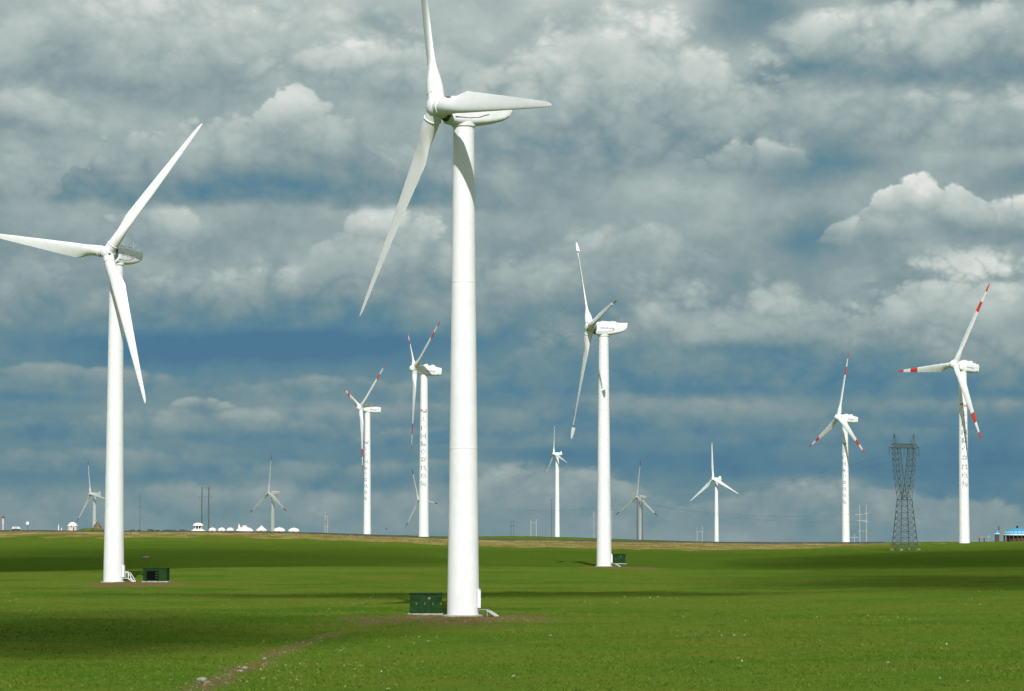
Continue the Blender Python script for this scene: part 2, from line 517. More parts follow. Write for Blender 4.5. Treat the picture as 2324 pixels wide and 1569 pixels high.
def build_ground():
    ph = np.concatenate([np.linspace(-52, -8, 45)[:-1], np.linspace(-8, 8, 420), np.linspace(8, 52, 45)[1:]])
    rows = [-560.0, -400, -250, -120, -40, 20, 60, 90, 115, 130, 140]
    y = 140.0
    while y < 20000:
        y += 0.75 if y < 330 else (0.75 * (y / 330) ** 1.9 if y < 1200 else y * .012)
        rows.append(y)
    rows = np.array(rows)
    Yg, Pg = np.meshgrid(rows, ph, indexing='ij')
    Xg = np.tan(np.radians(Pg)) * (Yg + 620)
    X, Y = Xg.ravel(), Yg.ravel()
    Z = ground(X, Y)
    nr, nc = Yg.shape
    idx = np.arange(nr * nc).reshape(nr, nc)
    F = np.stack([idx[:-1, :-1], idx[:-1, 1:], idx[1:, 1:], idx[1:, :-1]], -1).reshape(-1, 4)
    me = bpy.data.meshes.new('ground')
    me.vertices.add(len(X)); me.vertices.foreach_set('co', np.stack([X, Y, Z], -1).ravel())
    me.loops.add(F.size); me.loops.foreach_set('vertex_index', F.ravel())
    me.polygons.add(len(F)); me.polygons.foreach_set('loop_start', np.arange(len(F)) * 4); me.polygons.foreach_set('loop_total', np.full(len(F), 4))
    me.polygons.foreach_set('use_smooth', np.ones(len(F), bool))
    me.update()
    # bare earth round the towers and along the track
    e = np.zeros_like(X)
    for (px, py, rx, ry) in PADS:
        q = ((X - px) / rx) ** 2 + ((Y - py) / ry) ** 2
        e = np.maximum(e, np.exp(-q * q * .9))
    sd = seg_dist(X, Y, TRACK)
    wob = fbm2(X / 3.0, Y / 4.0, 21, 3)
    along = np.clip((300 - Y) / 120, 0, 1)
    e = np.maximum(e, np.exp(-(sd / (0.7 + 1.0 * along)) ** 2) * (.45 + .55 * along) * (.4 + 1.0 * wob))
    a = me.attributes.new('earth', 'FLOAT', 'POINT'); a.data.foreach_set('value', e.astype(np.float32))
    # dry roadside grass on the bank, and a darker grass band in mid distance
    xp = CX + FOC * X / np.maximum(Y, 120.0)
    n = fbm2(xp / 60, Y / 14, 31, 3)
    s0 = 1006 - 70 * np.clip((xp - 700) / 450, 0, 1) + 70 * np.clip((xp - 1650) / 300, 0, 1)
    dry = np.clip((Y - s0 + 12 - (n - .5) * 110) / 24, 0, 1) * np.clip((1052 - Y) / 6, 0, 1) * np.clip((2150 - xp) / 180, 0, 1)
    a = me.attributes.new('dry', 'FLOAT', 'POINT'); a.data.foreach_set('value', dry.astype(np.float32))
    dark_grass = np.clip((Y - 560) / 60, 0, 1) * np.clip((960 - Y) / 120, 0, 1)
    a = me.attributes.new('dark_grass', 'FLOAT', 'POINT'); a.data.foreach_set('value', dark_grass.astype(np.float32))
    return me


def grass_mat(t, p):
    oc = obj_coord(t)

    def attr(n):
        q = t.node('ShaderNodeAttribute'); q.attribute_name = n
        return q.outputs['Fac']
    big = t.noise(oc, .018, 4.0, .55)
    mid = t.noise(t.v('MULTIPLY', oc, (1.0, .6, 1.0)), .13, 5.0, .6)
    fine = t.noise(oc, 1.3, 6.0, .7)
    vf = t.noise(t.v('MULTIPLY', oc, (1.0, .45, 1.0)), 4.5, 3.0, .6)
    patch = t.noise(t.v('MULTIPLY', oc, (.5, 1.0, 1.0)), .06, 5.0, .62)
    c = t.mixc(t.rng(big, .35, .65), (.070, .136, .016, 1), (.102, .162, .020, 1))
    c = t.mixc(t.rng(mid, .38, .68), c, (.106, .156, .019, 1))
    c = t.mixc(t.rng(patch, .47, .62, 0.0, .75), c, (.132, .148, .022, 1))
    c = t.mixc(t.rng(patch, .48, .34, 0.0, .7), c, (.056, .125, .010, 1))
    c = t.mixc(t.m('MULTIPLY', attr('dark_grass'), .75), c, (.060, .104, .011, 1))
    c = t.mixc(t.rng(fine, .45, .70, 0.0, .75), c, (.048, .095, .008, 1))
    c = t.mixc(t.rng(vf, .55, .78, 0.0, .5), c, (.145, .19, .036, 1))
    straw = t.mixc(t.rng(mid, .38, .62), (.38, .30, .115, 1), (.21, .17, .06, 1))
    straw = t.mixc(t.rng(fine, .42, .68, 0.0, .55), straw, (.11, .12, .03, 1))
    straw = t.mixc(t.rng(patch, .5, .62, 0.0, .6), straw, (.16, .085, .035, 1))
    c = t.mixc(t.m('MULTIPLY', attr('dry'), t.rng(fine, .25, .6, .65, 1.0)), c, straw)
    soil = t.mixc(t.rng(fine, .3, .7), (.135, .082, .040, 1), (.20, .135, .07, 1))
    e = t.m('MULTIPLY_ADD', t.m('SUBTRACT', fine, .5), 2.6, attr('earth'))
    e = t.m('MULTIPLY_ADD', t.m('SUBTRACT', mid, .5), 2.0, e)
    c = t.mixc(t.m('MULTIPLY', t.rng(e, .30, 1.05, 0.0, .85), t.rng(attr('earth'), .02, .25)), c, soil)
    t.put(p.inputs['Base Color'], c)
    p.inputs['Roughness'].default_value = .95
    p.inputs['Specular IOR Level'].default_value = .0
    bp = t.node('ShaderNodeBump')
    bp.inputs['Strength'].default_value = .9
    bp.inputs['Distance'].default_value = .34
    t.put(bp.inputs['Height'], t.m('MULTIPLY_ADD', vf, .5, fine))
    t.put(p.inputs['Normal'], bp.outputs[0])


M['grass'] = material('meadow_grass', grass_mat)


def blades_mat(name, stops):
    def build(t, p):
        g = t.node('ShaderNodeNewGeometry')
        c = t.ramp(g.outputs['Random Per Island'], stops)
        big = t.noise(obj_coord(t), .05, 4.0, .55)
        c = t.mixc(t.rng(big, .35, .65, 0.0, .3), c, (.115, .168, .018, 1))
        t.put(p.inputs['Base Color'], c)
        p.inputs['Roughness'].default_value = .9
        p.inputs['Specular IOR Level'].default_value = .0
    return material(name, build)


M['tuft'] = blades_mat('grass_tufts', [(0, (.045, .095, .008, 1)), (.5, (.078, .14, .012, 1)), (.85, (.11, .17, .02, 1)), (1, (.15, .185, .045, 1))])
M['straw'] = blades_mat('dry_grass_tufts', [(0, (.09, .11, .02, 1)), (.35, (.19, .16, .055, 1)), (.75, (.36, .285, .12, 1)), (1, (.20, .11, .05, 1))])
M['weed'] = blades_mat('pale_weeds', [(0, (.11, .15, .025, 1)), (.7, (.20, .22, .08, 1)), (.93, (.32, .33, .18, 1)), (1, (.60, .60, .50, 1))])


def tuft_mesh(name, X, Y, hmin, hmax, wide, per, mat):
    n = len(X)
    Z = ground(X, Y) - .02
    V, k = [], n * per
    Xr, Yr, Zr = np.repeat(X, per), np.repeat(Y, per), np.repeat(Z, per)
    ang = rng.uniform(0, math.pi, k)
    h = rng.uniform(hmin, hmax, k)
    w = wide * rng.uniform(.5, 1.2, k) * h
    ox, oy = rng.normal(0, .5, k) * h, rng.normal(0, .5, k) * h
    lx, ly = rng.normal(0, .45, k) * h, rng.normal(0, .45, k) * h
    ca, sa = np.cos(ang), np.sin(ang)
    co = np.empty((k, 4, 3))
    bx, by = Xr + ox, Yr + oy
    co[:, 0] = np.stack([bx - ca * w, by - sa * w, Zr], -1)
    co[:, 1] = np.stack([bx + ca * w, by + sa * w, Zr], -1)
    co[:, 2] = np.stack([bx + ca * w * .55 + lx * .6, by + sa * w * .55 + ly * .6, Zr + h * .7], -1)
    co[:, 3] = np.stack([bx + lx, by + ly, Zr + h], -1)
    F = (np.arange(k) * 4)[:, None] + np.arange(4)[None]
    me = bpy.data.meshes.new(name)
    me.vertices.add(k * 4); me.vertices.foreach_set('co', co.ravel())
    me.loops.add(k * 4); me.loops.foreach_set('vertex_index', F.ravel())
    me.polygons.add(k); me.polygons.foreach_set('loop_start', np.arange(k) * 4); me.polygons.foreach_set('loop_total', np.full(k, 4))
    me.update()
    me.materials.append(mat)
    o = link(name, me)
    o['kind'] = 'stuff'
    return o


# ------------------------------------------------------------------ turbines
def naca(xc, th):
    yt = 5 * th * (.2969 * math.sqrt(xc) - .126 * xc - .3516 * xc ** 2 + .2843 * xc ** 3 - .1036 * xc ** 4)
    return yt


def blade_rings(length, chord, root_r, r0, tips=0.0, n=20):
    """sections along +Z, leading edge +X, downwind +Y; span from r0 to length"""
    st = [0.0, .02, .045, .08, .12, .16, .20, .24, .30, .38, .46, .54, .63, .70, .76, .83, .89, .94, .975, .993, 1.0]
    rings, frac = [], []
    for s in st:
        z = r0 + (length - r0) * s
        f = z / length
        if s <= .045:
            c, th, circ = 2 * root_r, 1.0, 1.0
        else:
            circ = max(0.0, 1 - (s - .045) / .155)
            circ = circ * circ * (3 - 2 * circ)
            taper = chord * (1 - .80 * max(0, (s - .20)) / .80) if s > .20 else chord
            if s > .94:
                taper *= max(.10, math.sqrt(max(0, 1 - ((s - .94) / .06) ** 2)))
            c = 2 * root_r * circ + taper * (1 - circ)
            th = .34 - .18 * min(1, (s - .045) / .5)
        tw = R(14) * (1 - min(1, s / .85)) ** 1.3
        ring = []
        for i in range(n):
            a = 2 * math.pi * i / n
            px_c, py_c = root_r * math.cos(a), root_r * math.sin(a)
            xc = .5 * (1 - math.cos(a))
            yt = naca(xc, th if th < 1 else .34) * (1 if a < math.pi else -1)
            px_a = c * (.30 - xc) if circ < 1 else 0
            py_a = c * yt * (1.0 if yt < 0 else .75)
            # leading edge is +X: xc=0 at angle 0
            X = px_c * circ + px_a * (1 - circ)
            Y = py_c * circ + py_a * (1 - circ)
            X, Y = X * math.cos(tw) + Y * math.sin(tw), -X * math.sin(tw) + Y * math.cos(tw)
            ring.append(Vector((X, Y, z)))
        rings.append(ring); frac.append(f)
    return rings, frac


def blade_mesh(name, length, chord, root_r, r0, bands, tip_mat, cut=None):
    rings, frac = blade_rings(length, chord, root_r, r0)
    mb = MB()
    if cut:
        keep = [i for i, f in enumerate(frac) if f <= cut + .001]
        rings, frac = [rings[i] for i in keep], [frac[i] for i in keep]
    fs = mb.loft(rings)
    for k, f in fs:
        mid = (frac[k] + frac[min(k + 1, len(frac) - 1)]) / 2
        f.material_index = 1 if any(a < mid < b_ for a, b_ in bands) else 0
    return mb.mesh(name, [M['blade'], tip_mat], True, 60)


def tip_brake_mesh(name, length, chord, r0, frm):
    rings, frac = blade_rings(length, chord * 1.25, .7, r0)
    mb = MB()
    mb.loft([[v.copy() for v in r] for r, f in zip(rings, frac) if f > frm])
    mb.tube((0, 0, length * (frm - .03)), (0, 0, length * (frm + .03)), .10, n=8)
    return mb.mesh(name, [M['blade'], M['darktip']], True, 60)


def rrect(w, zlo, zhi, k=.3, n=5):
    """rounded rectangle ring in local (y, z)"""
    r = min(w, zhi - zlo) * k
    pts = []
    for cx_, cz, a0 in ((w / 2 - r, zhi - r, 0), (-w / 2 + r, zhi - r, 90), (-w / 2 + r, zlo + r, 180), (w / 2 - r, zlo + r, 270)):
        for i in range(n):
            a = R(a0 + 90 * i / (n - 1))
            pts.append((cx_ + r * math.cos(a), cz + r * math.sin(a)))
    return pts


def nacelle_parts(style, root, mat, s):
    """mat: local axes, X = downwind along the shaft, Y across, Z up; origin at the hub centre"""
    out = {}
    mb = MB()
    if style == 'gear':
        prof = [(1.15, 1.9, -1.15, 1.0), (1.35, 2.3, -1.48, 1.25), (2.2, 2.45, -1.56, 1.38), (3.6, 2.5, -1.46, 1.46), (5.2, 2.45, -1.16, 1.48), (6.4, 2.35, -.82, 1.46), (7.3, 2.2, -.48, 1.50), (7.9, 2.1, -.08, 1.56), (8.15, 1.95, .42, 1.60)]
    elif style == 'box':
        prof = [(1.0, 2.1, -1.2, 1.15), (1.5, 2.7, -1.5, 1.4), (2.4, 3.0, -1.75, 1.55), (4.5, 3.1, -1.85, 1.6), (7.5, 3.0, -1.75, 1.5), (7.75, 2.8, -1.6, 1.35), (9.2, 2.75, -1.5, 1.3), (9.5, 2.5, -1.3, 1.1)]
    else:
        prof = [(1.0, 1.8, -1.0, .95), (1.6, 2.2, -1.3, 1.2), (4.0, 2.4, -1.4, 1.3), (6.5, 2.2, -1.1, 1.25), (7.8, 1.8, -.7, 1.15)]
    rings = []
    for (x, w, zl, zh) in prof:
        rings.append([Vector((x * s, y * s, z * s)) for (y, z) in rrect(w, zl, zh, .22 if style == 'box' else .21)])
    mb.loft(rings)
    nac = mb.build('nacelle', M['white'], root, True, 40, mat)
    if style == 'gear':
        mb = MB().box((3.3 * s, 0, 1.50 * s), (1.9 * s, 1.5 * s, .16 * s), bevel=.05 * s).box((5.0 * s, 0, 1.55 * s), (1.3 * s, 1.6 * s, .26 * s), bevel=.06 * s)
        mb.build('roof_hatch', M['white'], nac)
        for sd in (-1, 1):
            mb = MB()
            pts = [(1.6, -.92), (3.2, -.84), (4.3, -.62), (5.0, -.30), (5.4, -.16)]
            for (xa, za), (xb, zb) in zip(pts, pts[1:]):
                ya = sd * 1.225 * s
                mb.tube((xa * s, ya, za * s), (xb * s, ya * .985, zb * s), .055 * s, n=6)
            mb.build('side_groove', M['seam'], nac)
        mb = MB().lathe([(1.25 * s, 0), (1.32 * s, .08 * s), (1.32 * s, .22 * s), (1.2 * s, .30 * s)], 24, (.98 * s, 0, -.05 * s), Matrix.Rotation(math.pi / 2, 4, 'Y'))
        mb.build('front_collar', M['seam'], nac)
        mb = MB().tube((7.1 * s, .25 * s, 1.2 * s), (7.1 * s, .25 * s, 2.9 * s), .035 * s, n=6).tube((7.1 * s, -.25 * s, 1.2 * s), (7.1 * s, -.25 * s, 2.6 * s), .03 * s, n=6)
        mb.tube((6.9 * s, .25 * s, 2.9 * s), (7.3 * s, .25 * s, 2.9 * s), .03 * s, n=5)
        mb.build('wind_vane_mast', M['steel'], nac)
    elif style == 'box':
        for xc, ln in ((3.9, 1.2), (6.3, 1.3)):
            MB().box((xc * s, 0, 1.78 * s), (ln * s, 1.9 * s, .5 * s), bevel=.12 * s).build('roof_cooler', M['white'], nac)
        MB().box((7.62 * s, 0, -.05 * s), (.10 * s, 3.02 * s, 2.9 * s), bevel=.04 * s).build('rear_rib', M['white'], nac)
        MB().tube((8.6 * s, 0, 1.2 * s), (8.6 * s, 0, 2.3 * s), .04 * s, n=6).build('wind_vane_mast', M['steel'], nac)
    elif style == 'fin':
        MB().box((7.0 * s, 0, 1.75 * s), (.5 * s, 2.2 * s, 1.5 * s), Matrix.Rotation(R(12), 4, 'Y'), bevel=.1 * s).build('rear_cooler', M['white'], nac)
    return nac


def nacelle_mark(nac, style, s):
    mb = MB()
    if style == 'gear':
        x0, z, h, yy, n = 2.1, .05, .34, 1.25, 9
    else:
        x0, z, h, yy, n = 4.0, -.35, .55, 1.56, 7
    x = x0
    random.seed(3)
    for sd in (-1,):
        for i in range(n):
            w = random.uniform(.20, .36) * (1.35 if style == 'box' else 1.0)
            mb.box(((x + w / 2) * s, -yy * s, z * s), (w * s, .02 * s, h * s * random.choice((.7, 1.0, 1.0))))
            x += w + .10
    mb.build('side_lettering', M['nacelle_mark'], nac, False)


def spinner_hub(style, root, mat, s, blade_dirs):
    mb = MB()
    rot = Matrix.Rotation(-math.pi / 2, 4, 'Y')       # profile axis to -X (upwind)
    if style == 'gear':
        mb.lathe([(.95, -1.15), (1.08, -1.0), (1.12, -.3), (1.05, .35), (.85, .80), (.5, 1.02), (0.0, 1.10)], 24, mat=rot @ Matrix.Scale(s, 4))
    elif style == 'box':
        mb.lathe([(1.35, -1.1), (1.5, -.9), (1.52, .2), (1.35, 1.0), (1.0, 1.55), (.55, 1.9), (0.0, 2.02)], 24, mat=rot @ Matrix.Scale(s, 4))
    else:
        mb.lathe([(1.1, -1.1), (1.25, -.7), (1.2, .4), (.8, 1.1), (0.0, 1.45)], 14, mat=rot @ Matrix.Scale(s, 4))
    hub = mb.build('hub', M['white'], root, True, 40, mat)
    inv = mat.to_3x3().inverted()
    for e in blade_dirs:
        d = (inv @ e).normalized()
        rr = (.90 if style == 'gear' else 1.12 if style == 'box' else .85) * s
        MB().tube(d * .7 * s, d * 1.55 * s, rr, rr * .97, 20).build('blade_socket', M['white'], hub)
        if style == 'gear':
            q = d.to_track_quat('Z', 'Y')
            mb = MB().lathe([(rr * 1.0, 0), (rr * 1.05, .02), (rr * 1.05, .14), (rr * .98, .2)], 20, d * 1.42 * s, q.to_matrix().to_4x4())
            mb.build('socket_flange', M['white'], hub)
    if style == 'gear':
        for k in range(3):
            a = R(60 + 120 * k) + .5
            c = Vector((-.55 * s, math.cos(a) * .98 * s, math.sin(a) * .98 * s))
            MB().tube(c, c * 1.12, .20 * s, n=10).build('hub_port', M['seam'], hub)
    return hub


TEXT_CACHE = {}
TEXT = '大唐国际卓资风电场'


def glyph(ch):
    if ch not in TEXT_CACHE:
        cu = bpy.data.curves.new('glyph', 'FONT')
        cu.body = ch; cu.size = 1.0; cu.align_x = 'CENTER'; cu.align_y = 'CENTER'; cu.resolution_u = 2; cu.offset = .022
        o = bpy.data.objects.new('glyph', cu)
        COL.objects.link(o)
        bpy.context.view_layer.update()
        me = o.evaluated_get(bpy.context.evaluated_depsgraph_get()).to_mesh()
        vs = [tuple(v.co) for v in me.vertices]
        fs = [tuple(p.vertices) for p in me.polygons]
        bpy.data.objects.remove(o); bpy.data.curves.remove(cu)
        TEXT_CACHE[ch] = (vs, fs)
    return TEXT_CACHE[ch]


def lettering(tower, H, rad_at, z_top, z_bot, size, face):
    """nine characters down the tower, wrapped on the shell; face = bearing the writing looks to"""
    zs = np.linspace(z_top, z_bot, len(TEXT))
    for ch, zc in zip(TEXT, zs):
        vs, fs = glyph(ch)
        co = []
        for (x, y, _) in vs:
            z = zc + y * size
            r = rad_at(z) + .012
            a = face + x * size / r
            co.append((r * math.sin(a), -r * math.cos(a), z))
        me = bpy.data.meshes.new('painted_character')
        me.from_pydata(co, [], fs)
        me.materials.append(M['letter'])
        link('painted_character', me, tower)
    mb = MB()
    z = z_top + (z_top - z_bot) / 8 * 1.15
    r = rad_at(z) + .012
    for dx, dz, w, h in ((-.35, .12, .55, .34), (.25, -.12, .6, .30), (.5, .18, .25, .22)):
        a = face + dx * size / r
        mb.box((r * math.sin(a), -r * math.cos(a), z + dz * size), (w * size, .02, h * size), Matrix.Rotation(a, 4, 'Z'))
    mb.build('painted_emblem', M['logo'], tower, False)


BLADE_CACHE = {}


def turbine(label, hub, a_deg, th_deg, tilt, cone, Rr, style, bands=(), tip_mat=None, text=None, brakes=False, overhang=3.35, base_r=1.65, top_r=1.08, detail=True, mark=False, top_drop=1.72, door=None, group='wind turbines of the wind farm'):
    s = Rr / 26.0
    a, t, c = R(a_deg), R(tilt), R(cone)
    hub = Vector(hub) + Vector((0, 0, EYE))
    n = Vector((-math.sin(a), -math.cos(a), 0)); u = Vector((math.cos(a), -math.sin(a), 0)); zz = Vector((0, 0, 1))
    n2 = n * math.cos(t) + zz * math.sin(t)
    v = zz * math.cos(t) - n * math.sin(t)
    tw = hub - n * overhang * (s if style != 'box' else 1.12)
    zb = gz(tw.x, tw.y)
    base = Vector((tw.x, tw.y, zb - .05))
    root = empty('wind_turbine', base)
    H = hub.z - base.z
    zt = H - top_drop * s - .1
    rad = lambda z: base_r + (top_r - base_r) * (max(0, min(1, z / zt)) ** 0.92)
    # tower
    prof = [(rad(0) + .0, -1.5)] + [(rad(zt * i / 12), zt * i / 12) for i in range(13)]
    tower = MB().lathe(prof, 48 if detail else 20).build('tower', M['white'], root, True, 30)
    if detail:
        for fz in (zt * .34, zt * .68):
            MB().lathe([(rad(fz) + .004, -.05), (rad(fz) + .018, -.04), (rad(fz) + .018, .04), (rad(fz) + .004, .05)], 48).build('section_joint', M['white'], tower, True, 30, Matrix.Translation((0, 0, fz)))
        MB().lathe([(base_r + .42, -1.2), (base_r + .42, .10), (base_r + .36, .16), (base_r + .02, .17)], 40).build('foundation_ring', M['concrete'], root)
        MB().lathe([(top_r + .02, zt - .12), (top_r + .14, zt - .05), (top_r + .14, zt + .35), (top_r + .02, zt + .42)], 36).build('yaw_ring', M['white'], root)
    hl = hub - base
    # shaft frame: X downwind, Y across (towards viewer's side negative), Z up
    X = -n2; Z = v; Yv = Z.cross(X)
    mat = Matrix.Translation(hl) @ Matrix(((X.x, Yv.x, Z.x, 0), (X.y, Yv.y, Z.y, 0), (X.z, Yv.z, Z.z, 0), (0, 0, 0, 1)))
    nac = nacelle_parts(style, root, mat, s if style != 'box' else s * .86)
    if mark:
        nacelle_mark(nac, style, s if style != 'box' else s * .86)
    dirs = []
    for k in range(3):
        q = R(th_deg + 120 * k)
        dirs.append((math.cos(c) * (math.sin(q) * u + math.cos(q) * v) + math.sin(c) * n2, math.cos(q) * u - math.sin(q) * v))
    spinner_hub(style, root, mat, s if style != 'box' else s * .86, [d for d, _ in dirs])
    key = (Rr, style, bands, brakes, tip_mat.name if tip_mat else '')
    if key not in BLADE_CACHE:
        ch = {'gear': 2.35, 'box': 2.45 * s, 'fin': 2.3}[style]
        ln = Rr
        rr0 = 1.2 * s
        root_r = .86 * s if style == 'gear' else .80 * s
        bm_ = blade_mesh('blade', ln, ch if not brakes else 2.1, root_r, rr0, bands, tip_mat or M['red'], .84 if brakes else None)
        tip = tip_brake_mesh('blade_tip', ln, 2.1, rr0, .84) if brakes else None
        BLADE_CACHE[key] = (bm_, tip)
    bmh, tipm = BLADE_CACHE[key]
    for k, (e, tg) in enumerate(dirs):
        yv = e.cross(tg)
        mt = Matrix.Translation(hl) @ Matrix(((tg.x, yv.x, e.x, 0), (tg.y, yv.y, e.y, 0), (tg.z, yv.z, e.z, 0), (0, 0, 0, 1)))
        bo = link('blade', bmh, root, mt)
        if tipm:
            to = link('blade_tip', tipm, bo)
            to.rotation_euler = (0, 0, R(-78))
    if text:
        lettering(tower, H, rad, *text)
    if door:
        door(root, base_r)
    tag(root, label, 'wind turbine', group)
    return root, base


def door_with_steps(kind):
    def build(root, br):
        fx = R(76)          # the door looks right, a little towards the viewer
        T = Matrix.Rotation(fx, 4, 'Z')      # local -Y outward
        hh = .75
        d = MB().box((0, -br - .03, hh + 1.05), (.86, .14, 2.0), bevel=.05).build('door', M['white'], root, True, 35, T)
        MB().tube((.30, -br - .12, hh + 1.0), (.30, -br - .20, hh + 1.0), .03, n=6).build('handle', M['steel'], d)
        MB().box((-.52, -br - .16, hh + 1.0), (.05, .34, 1.75), bevel=.02).build('door_leaf', M['white'], root, True, 35, T)
        m = M['steel'] if kind == 'steel' else M['white']
        MB().box((0, -br - .52, hh - .06), (1.0, .95, .06)).build('landing', m, root, False, 35, T)
        stp = None
        for i in range(4):
            y = -br - 1.02 - .24 * i
            MB().box((0, y, hh - .18 - .17 * i), (.9, .26, .045)).build('step', m, root, False, 35, T)
        for sd in (-1, 1):
            st = MB().tube((sd * .48, -br - .95, hh - .1), (sd * .48, -br - 1.95, .02), .05, n=6).build('stringer', m, root, True, 35, T)
            if kind != 'steel':
                mb = MB()
                pts = [(sd * .48, -br - .1, hh + .95), (sd * .48, -br - .6, hh + .92), (sd * .48, -br - 1.05, hh + .72), (sd * .48, -br - 1.5, .80), (sd * .48, -br - 1.95, .02)]
                for p0, p1 in zip(pts, pts[1:]):
                    mb.tube(p0, p1, .045, n=6)
                mb.tube((sd * .48, -br - .6, hh), (sd * .48, -br - .6, hh + .92), .04, n=6)
                mb.tube((sd * .48, -br - 1.05, hh - .1), (sd * .48, -br - 1.05, hh + .72), .04, n=6)
                mb.build('handrail', m, root, True, 35, T)
            else:
                MB().tube((sd * .46, -br - 1.0, hh - .1), (sd * .46, -br - 1.0, .0), .05, n=6).build('landing_leg', m, root, True, 35, T)
    return build


TW = 'wind turbine '
RED2 = ((.63, .76), (.885, 1.01))
tA, bA = turbine('largest white wind turbine in front, beside the green cabinet, one blade cut by the top', (-7.7, 292.1, 43.8), 63.1, 97.4, 4.7, -.1, 26, 'gear', mark=False, overhang=3.05, door=door_with_steps('steel'))
tB, bB = turbine('large plain white wind turbine at the left, with a white stair at its foot', (-64.5, 454.5, 44.8), 29.1, 40.1, 4.9, -1.1, 26, 'gear', mark=True, overhang=2.45, door=door_with_steps('white'))
tC, bC = turbine('plain white wind turbine with its blade tips turned out as brakes', (17.0, 624.2, 45.0), 78.4, 81.5, 3.6, 1.3, 26, 'gear', brakes=True, mark=True, overhang=3.1, door=door_with_steps('steel'))
bo = dict(style='box', bands=RED2, tip_mat=M['red'], base_r=2.05, top_r=1.45, mark=True)
tW2, _ = turbine('lettered white turbine with red-banded blades just left of the largest turbine', (-38.8, 1142.8, 65.9), 75.5, 59.7, 5.7, -3.1, 34, text=(46.5, 21.0, 2.35, R(-8)), **bo)
tW1, _ = turbine('shorter lettered turbine with red-banded blades right of the white tents', (-78.7, 1490.4, 65.5), 65.9, 50.0, 5.1, -2.9, 34, text=(46.5, 21.0, 2.35, R(-32)), **bo)
tR1, _ = turbine('lettered turbine with red-banded blades near the right edge, right of the lattice pylon', (165.7, 1069.9, 63.2), 58.7, 28.8, 6.0, -.7, 34, text=(48.0, 22.0, 2.35, R(6)), **bo)
tR2, _ = turbine('lettered turbine with red-banded blades just left of the lattice pylon', (166.8, 1462.3, 59.4), 66.7, 5.1, 5.9, -2.1, 34, text=(47.0, 21.0, 2.35, R(-30)), **bo)
fr = dict(detail=False, base_r=1.75, top_r=1.1)
REDTIP = ((.86, 1.01),)
turbine('small grey far turbine half hidden behind the large left turbine', (-295.5, 2009.9, 27.9), 53.4, 100.0, 5.6, -.5, 26, 'fin', bands=REDTIP, tip_mat=M['darktip'], **fr)
turbine('small far turbine with dull red blade tips above the white tents', (-162.7, 1917.2, 27.4), 52.0, 119.4, 4.3, -.9, 26, 'gear', bands=REDTIP, tip_mat=M['dullred'], **fr)
turbine('tiny dark-tipped far turbine mostly hidden behind the lettered tower left of the largest turbine', (-72.0, 2203.7, 26.0), 52.9, 96.7, 3.4, -.3, 26, 'gear', bands=REDTIP, tip_mat=M['darktip'], **fr)
turbine('slim white far turbine between the largest turbine and the brake-tipped turbine', (36.8, 2525.2, 70.5), 66.1, 109.4, 2.0, -4.7, 26, 'fin', detail=False, base_r=2.4, top_r=1.5)
turbine('far grey turbine behind the pair of tall timber poles', (87.7, 2012.9, 25.8), 51.2, 1.6, 4.7, -2.0, 26, 'gear', bands=REDTIP, tip_mat=M['dullred'], **fr)
turbine('far bright white turbine with plain blades right of the tall timber poles', (140.0, 1995.7, 38.1), 45.8, 114.2, 3.7, -.6, 26, 'fin', **fr)

PADS += [(bA.x - 1.5, bA.y - 3.0, 12.0, 21), (bB.x + 5, bB.y - 14, 9.5, 19), (bC.x + 2, bC.y - 30, 9, 40)]
g = link('ground', build_ground())
g.data.materials.append(M['grass'])
tag(g, kind='structure')


# ------------------------------------------------------------------ grass, dry bank, pale weeds
def scatter(n, y0, y1, power=1.0, margin=1.18):
    Y = y0 + (y1 - y0) * rng.random(n) ** power
    X = (rng.random(n) - .5) * 2 * (1162 / FOC) * Y * margin
    return X, Y


X, Y = scatter(80000, 150, 330)
keep = fbm2(X / 5, Y / 7, 44, 3) + rng.normal(0, .12, len(X)) > .42
sd = seg_dist(X, Y, TRACK)
padq = np.min([((X - px) / rx) ** 2 + ((Y - py) / ry) ** 2 for (px, py, rx, ry) in PADS], axis=0)
keep &= (sd > .8) & ((padq > .9) | (rng.random(len(X)) < .35))
tuft_mesh('meadow_tufts', X[keep], Y[keep], .05, .17, .35, 2, M['tuft'])
X, Y = scatter(9000, 152, 400)
cl = fbm2(X / 9, Y / 16, 55, 3)
keep = (cl + rng.normal(0, .05, len(X)) > .65)
tuft_mesh('pale_weeds', X[keep], Y[keep], .05, .15, .6, 3, M['weed'])
# straw on the bank below the road
xp = rng.uniform(-150, 2180, 26000)
Yb = rng.uniform(905, 1050, 26000)
n_ = fbm2(xp / 60, Yb / 14, 31, 3)
s0 = 1006 - 70 * np.clip((xp - 700) / 450, 0, 1) + 70 * np.clip((xp - 1650) / 300, 0, 1)
Xb = (xp - CX) / FOC * Yb
keep = (Yb > s0 + 8 + (n_ - .5) * 110) & (fbm2(Xb / 9, Yb / 6, 77, 3) + rng.normal(0, .10, len(Xb)) > .52)
tuft_mesh('dry_bank_grass', Xb[keep], Yb[keep], .12, .38, .6, 1, M['straw'])

